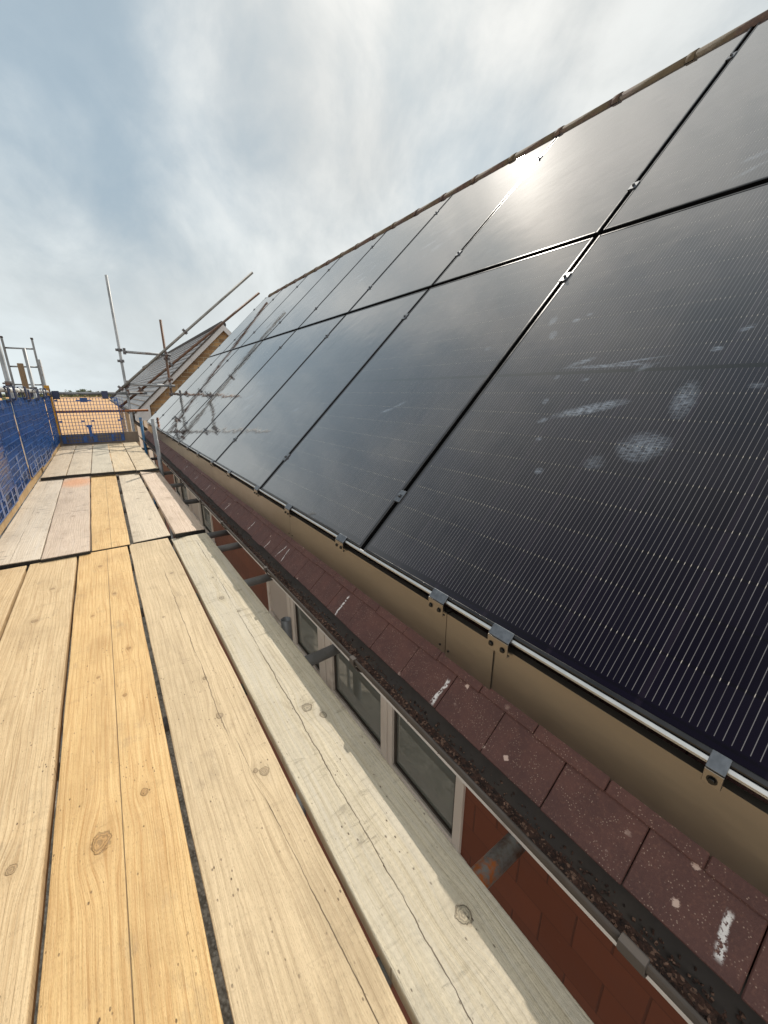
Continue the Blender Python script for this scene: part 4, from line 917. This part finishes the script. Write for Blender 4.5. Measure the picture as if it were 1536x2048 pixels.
for i in range(6):
    y = 3.55 + i * 0.965
    guard((-0.722 + 0.003 * i, y, 0.128 + 0.014 * ((i * 7) % 3 - 1)), R(90 + random.uniform(-0.8, 0.8)), sidelab[i], rx=R(random.uniform(-0.3, 0.3)))
# narrow side leaf of the end guard
sg = MB()
for i in range(3): sg.box((0.300 - 0.055 + i * 0.045 + 0.03, 9.38, 0.09), (0.304 - 0.055 + i * 0.045 + 0.03, 9.40, 0.93))
for i in range(13): sg.box((0.275, 9.385, 0.10 + i * 0.065), (0.368, 9.395, 0.105 + i * 0.065))
sg.box((0.275, 9.379, 0.09), (0.30, 9.401, 0.16)); sg.box((0.28, 9.379, 0.5), (0.32, 9.401, 0.53))
tag(sg.done('brick_guard', M_blue, None), 'narrow blue mesh strip hanging at the right of the end guard', 'brick guard', GG)

# ------------------------------------------------------------------ NEIGHBOURING HOUSE
NY0, NY1 = 13.7, 40.0; NRX, NRZ = 3.49, 3.02; NEX, NEZ = 0.82, 0.46
nb = thing('neighbour_house', 'slate roofed house with buff brick gable beyond the scaffold end', 'house', (3.5, NY0, GZ))
def npart(mb, name, m, parent=None, **k):
    o = mb.done(name, m, None, **k); o.parent = nb; o.matrix_parent_inverse = Matrix.Translation(-nb.location)
    if parent is not None: o.parent = parent; o.matrix_parent_inverse = Matrix()
    return o
def m_slate():
    m, t, b = mat('grey slate tile'); co = t.coord(); x, y, z = t.sep(co)
    row = t.m('FLOOR', t.m('DIVIDE', z, 0.20)); fz_ = t.frac(t.m('DIVIDE', z, 0.20))
    uy = t.m('ADD', t.m('DIVIDE', y, 0.30), t.m('MULTIPLY', t.m('MODULO', t.m('ABSOLUTE', row), 2.0), 0.5)); fu = t.frac(uy)
    rnd = t.new('ShaderNodeTexWhiteNoise', noise_dimensions='2D'); t.put(rnd.inputs['Vector'], t.comb(t.m('FLOOR', uy), row, 0))
    c = t.mix(rnd.outputs[0], (0.085, 0.082, 0.085), (0.155, 0.148, 0.15)); c = t.mix(t.ss(t.noise(co, 2.5, 5, 0.6), 0.4, 0.7, 0, 0.4), c, (0.17, 0.15, 0.14))
    j = t.m('MAXIMUM', t.ss(t.m('MINIMUM', fu, t.m('SUBTRACT', 1.0, fu)), 0.05, 0.02), t.ss(fz_, 0.12, 0.03))
    c = t.mix(t.m('MULTIPLY', j, 0.7), c, (0.02, 0.02, 0.022))
    t.put(b.inputs['Base Color'], c); b.inputs['Roughness'].default_value = 0.42
    t.put(b.inputs['Normal'], t.bump(t.m('ADD', t.m('MULTIPLY', fz_, -0.7), t.m('MULTIPLY', rnd.outputs[0], 0.3)), 0.6, 0.015)); return m
nr = MB()
nrows = 18
for i in range(nrows):
    f0, f1 = i / nrows, (i + 1) / nrows
    x0, z0 = NEX + (NRX - NEX) * f0, NEZ + (NRZ - NEZ) * f0; x1, z1 = NEX + (NRX - NEX) * f1 + 0.02, NEZ + (NRZ - NEZ) * f1 + 0.005
    nr.prism([(x0, z0 + 0.03), (x0, z0), (x1, z1 - 0.02), (x1, z1)], NY0 - 0.05, NY1)
nr.quad((NRX, NY0 - 0.05, NRZ), (NRX + 2.8, NY0 - 0.05, NEZ - 0.15), (NRX + 2.8, NY1, NEZ - 0.15), (NRX, NY1, NRZ))
nroof = npart(nr, 'roof', m_slate())
nrd = MB(); nrd.tube((NRX, NY0 - 0.08, NRZ - 0.03), (NRX, NY1, NRZ - 0.03), 0.10, 14); npart(nrd, 'ridge', simple('dark ridge', (0.05, 0.048, 0.05), 0.8, bump=0.4))
vt = MB(); vt.tube((NRX - 0.25, 21.5, 2.65), (NRX - 0.25, 21.5, 3.12), 0.16, 14); vt.tube((NRX - 0.25, 21.5, 3.12), (NRX - 0.25, 21.5, 3.26), 0.24, 14, r2=0.10); o = npart(vt, 'vent_cowl', M_galvd); o.parent = nb
# white verge boards following both gable slopes
def verge_board(mb, x0, z0, x1, z1, h, y0, y1): mb.prism([(x0, z0), (x1, z1), (x1, z1 - h), (x0, z0 - h)], y0, y1)
nv = MB(); verge_board(nv, NEX, NEZ + 0.005, NRX, NRZ - 0.03, 0.17, NY0 - 0.11, NY0 - 0.055)
verge_board(nv, NRX, NRZ - 0.03, NRX + 2.8, NEZ - 0.2, 0.17, NY0 - 0.112, NY0 - 0.057)
npart(nv, 'bargeboard', M_barge)
vt2 = MB(); verge_board(vt2, NEX - 0.04, NEZ + 0.045 - 0.04, NRX, NRZ + 0.03, 0.045, NY0 - 0.135, NY0 - 0.052); npart(vt2, 'verge_cap', M_black)
nso = MB(); nso.prism([(NEX - 0.05, NEZ - 0.05), (NEX + 0.36, NEZ + 0.20), (NEX + 0.36, NEZ - 0.24), (NEX - 0.05, NEZ - 0.24)], NY0 - 0.105, NY0 - 0.02); npart(nso, 'box_end', M_barge)
nw = MB(); nw.prism([(NEX + 0.38, GZ), (NRX + 2.6, GZ), (NRX + 2.6, NEZ - 0.1), (NRX, NRZ - 0.12), (NEX + 0.38, NEZ + 0.25)], NY0, NY0 + 0.22)
nw.box((NEX + 0.38, NY0 + 0.22, GZ), (NEX + 0.60, NY1, NEZ + 0.12)); nw.box((NRX + 2.3, NY0 + 0.22, GZ), (NRX + 2.6, NY1, NEZ - 0.4))
npart(nw, 'wall', m_brick('gable brick', (0.36, 0.225, 0.105), (0.13, 0.075, 0.04), (0.30, 0.25, 0.18), sc=1.5))
nf = MB(); nf.box((NEX - 0.02, NY0 - 0.02, NEZ - 0.20), (NEX + 0.02, NY1, NEZ - 0.005)); nf.box((NEX + 0.02, NY0 - 0.02, NEZ - 0.20), (NEX + 0.38, NY1, NEZ - 0.18)); npart(nf, 'fascia', M_barge)
ng = MB(); ng.tube((NEX - 0.09, NY0 - 0.1, NEZ - 0.05), (NEX - 0.09, NY1, NEZ - 0.05), 0.06, 12); npart(ng, 'gutter', M_black)
dp = MB(); dp.tube((NEX - 0.09, NY0 + 0.1, NEZ - 0.08), (NEX - 0.07, NY0 + 0.1, NEZ - 0.28), 0.045, 12); dp.tube((NEX - 0.07, NY0 + 0.1, NEZ - 0.28), (NEX + 0.30, NY0 + 0.1, NEZ - 0.62), 0.045, 12); dp.tube((NEX + 0.30, NY0 + 0.1, NEZ - 0.62), (NEX + 0.30, NY0 + 0.1, GZ), 0.045, 12); npart(dp, 'downpipe', M_black)
nwi = MB()
for yy in (15.0, 19.0, 24.0, 30.0): nwi.box((NEX + 0.355, yy, -1.6), (NEX + 0.379, yy + 1.6, 0.1))
npart(nwi, 'window', M_upvc)

# ------------------------------------------------------------------ distant trees
def m_leaf(name, a, b2):
    m, t, b = mat(name); n = t.noise(t.coord(), 1.3, 5, 0.7); t.put(b.inputs['Base Color'], t.mix(t.ss(n, 0.35, 0.65), a, b2)); b.inputs['Roughness'].default_value = 0.85; return m
M_leaf = m_leaf('distant foliage', (0.05, 0.07, 0.035), (0.10, 0.12, 0.06))
M_bark = simple('bark', (0.10, 0.075, 0.05), 0.9)
def tree(x, y, h, wd, label, n=420, grp='trees on the horizon', lf=None):
    t_r = thing('tree', label, 'tree', (x, y, GZ), group=grp)
    tk = MB(); tk.tube((0, 0, 0), (0.1, 0, h * 0.5), wd * 0.035, 8, r2=wd * 0.02)
    for k in range(5):
        a = k * 1.26; tk.tube((0.05, 0, h * 0.35), (math.cos(a) * wd * 0.28, math.sin(a) * wd * 0.28, h * (0.6 + 0.05 * k)), wd * 0.014, 6, r2=wd * 0.006)
    tk.done('trunk', M_bark, t_r)
    cr = MB(); lobes = [(random.uniform(-.25, .25) * wd, random.uniform(-.25, .25) * wd, h * random.uniform(.45, .85), wd * random.uniform(.16, .30)) for _ in range(9)]
    for _ in range(n):
        lx, ly, lz, lr = random.choice(lobes); v = Vector((random.gauss(0, 1), random.gauss(0, 1), random.gauss(0, 1))).normalized() * lr * random.uniform(0.5, 1.1)
        p = Vector((lx, ly, lz)) + v * 1.0; s_ = wd * random.uniform(0.025, 0.06)
        u1 = Vector((random.gauss(0, 1), random.gauss(0, 1), random.gauss(0, 1))).normalized() * s_; u2 = u1.orthogonal().normalized() * s_
        cr.quad(p - u1, p - u2, p + u1, p + u2)
    cr.done('crown', lf or M_leaf, t_r)
    return t_r
def at_px(px_, Y, z=0): # direction towards a point just above the horizon, px in the photograph
    v = Mx.to_3x3() @ Vector(((px_ - 768) / 785.0, (1024 - 785) / 785.0, -1.0)); return v.x / v.y * Y
hz = [(168, 620, 9.5, 13, 'broad tree on the horizon, tallest above the end guard rail'), (158, 640, 8, 9, 'small tree on the horizon left of the broad one'), (178, 600, 8.0, 11, 'low rounded tree on the horizon right of the broad one'), (140, 650, 7.5, 12, 'low tree on the horizon above the middle of the end guard'), (196, 640, 7.5, 10, 'tree on the horizon above the right hook of the end guard')]
for (p_, Y, h, wd, lab) in hz: tree(at_px(p_, Y), Y, h + 0.0, wd, lab)
tree(at_px(34, 70), 70, 6.6, 5.0, 'dark leafy tree behind the ladder at the left', n=900, grp=None)
tree(at_px(46, 74), 74, 6.2, 3.4, 'smaller dark tree right of the leafy one behind the ladder', n=600, grp=None)
hd = MB()
for k in range(5200):
    Y = 700 + random.uniform(-15, 15); X = random.uniform(-420, 420)
    hh = 3.6 + 1.6 * noise.noise(Vector((X * 0.02, 0, 0))) + 1.2 * noise.noise(Vector((X * 0.11, 5, 0)))
    p = Vector((X, Y, GZ + random.uniform(0, max(0.8, hh)))); s_ = random.uniform(0.6, 1.4)
    u1 = Vector((random.gauss(0, 1), random.gauss(0, .5), random.gauss(0, 1))).normalized() * s_; u2 = u1.cross(Vector((0, 1, 0.2))).normalized() * s_
    hd.quad(p - u1, p - u2, p + u1, p + u2)
o = hd.done('treeline', M_leaf, None); o['kind'] = 'stuff'; o['label'] = 'thin dark line of trees and hedges along the horizon'; o['category'] = 'treeline'
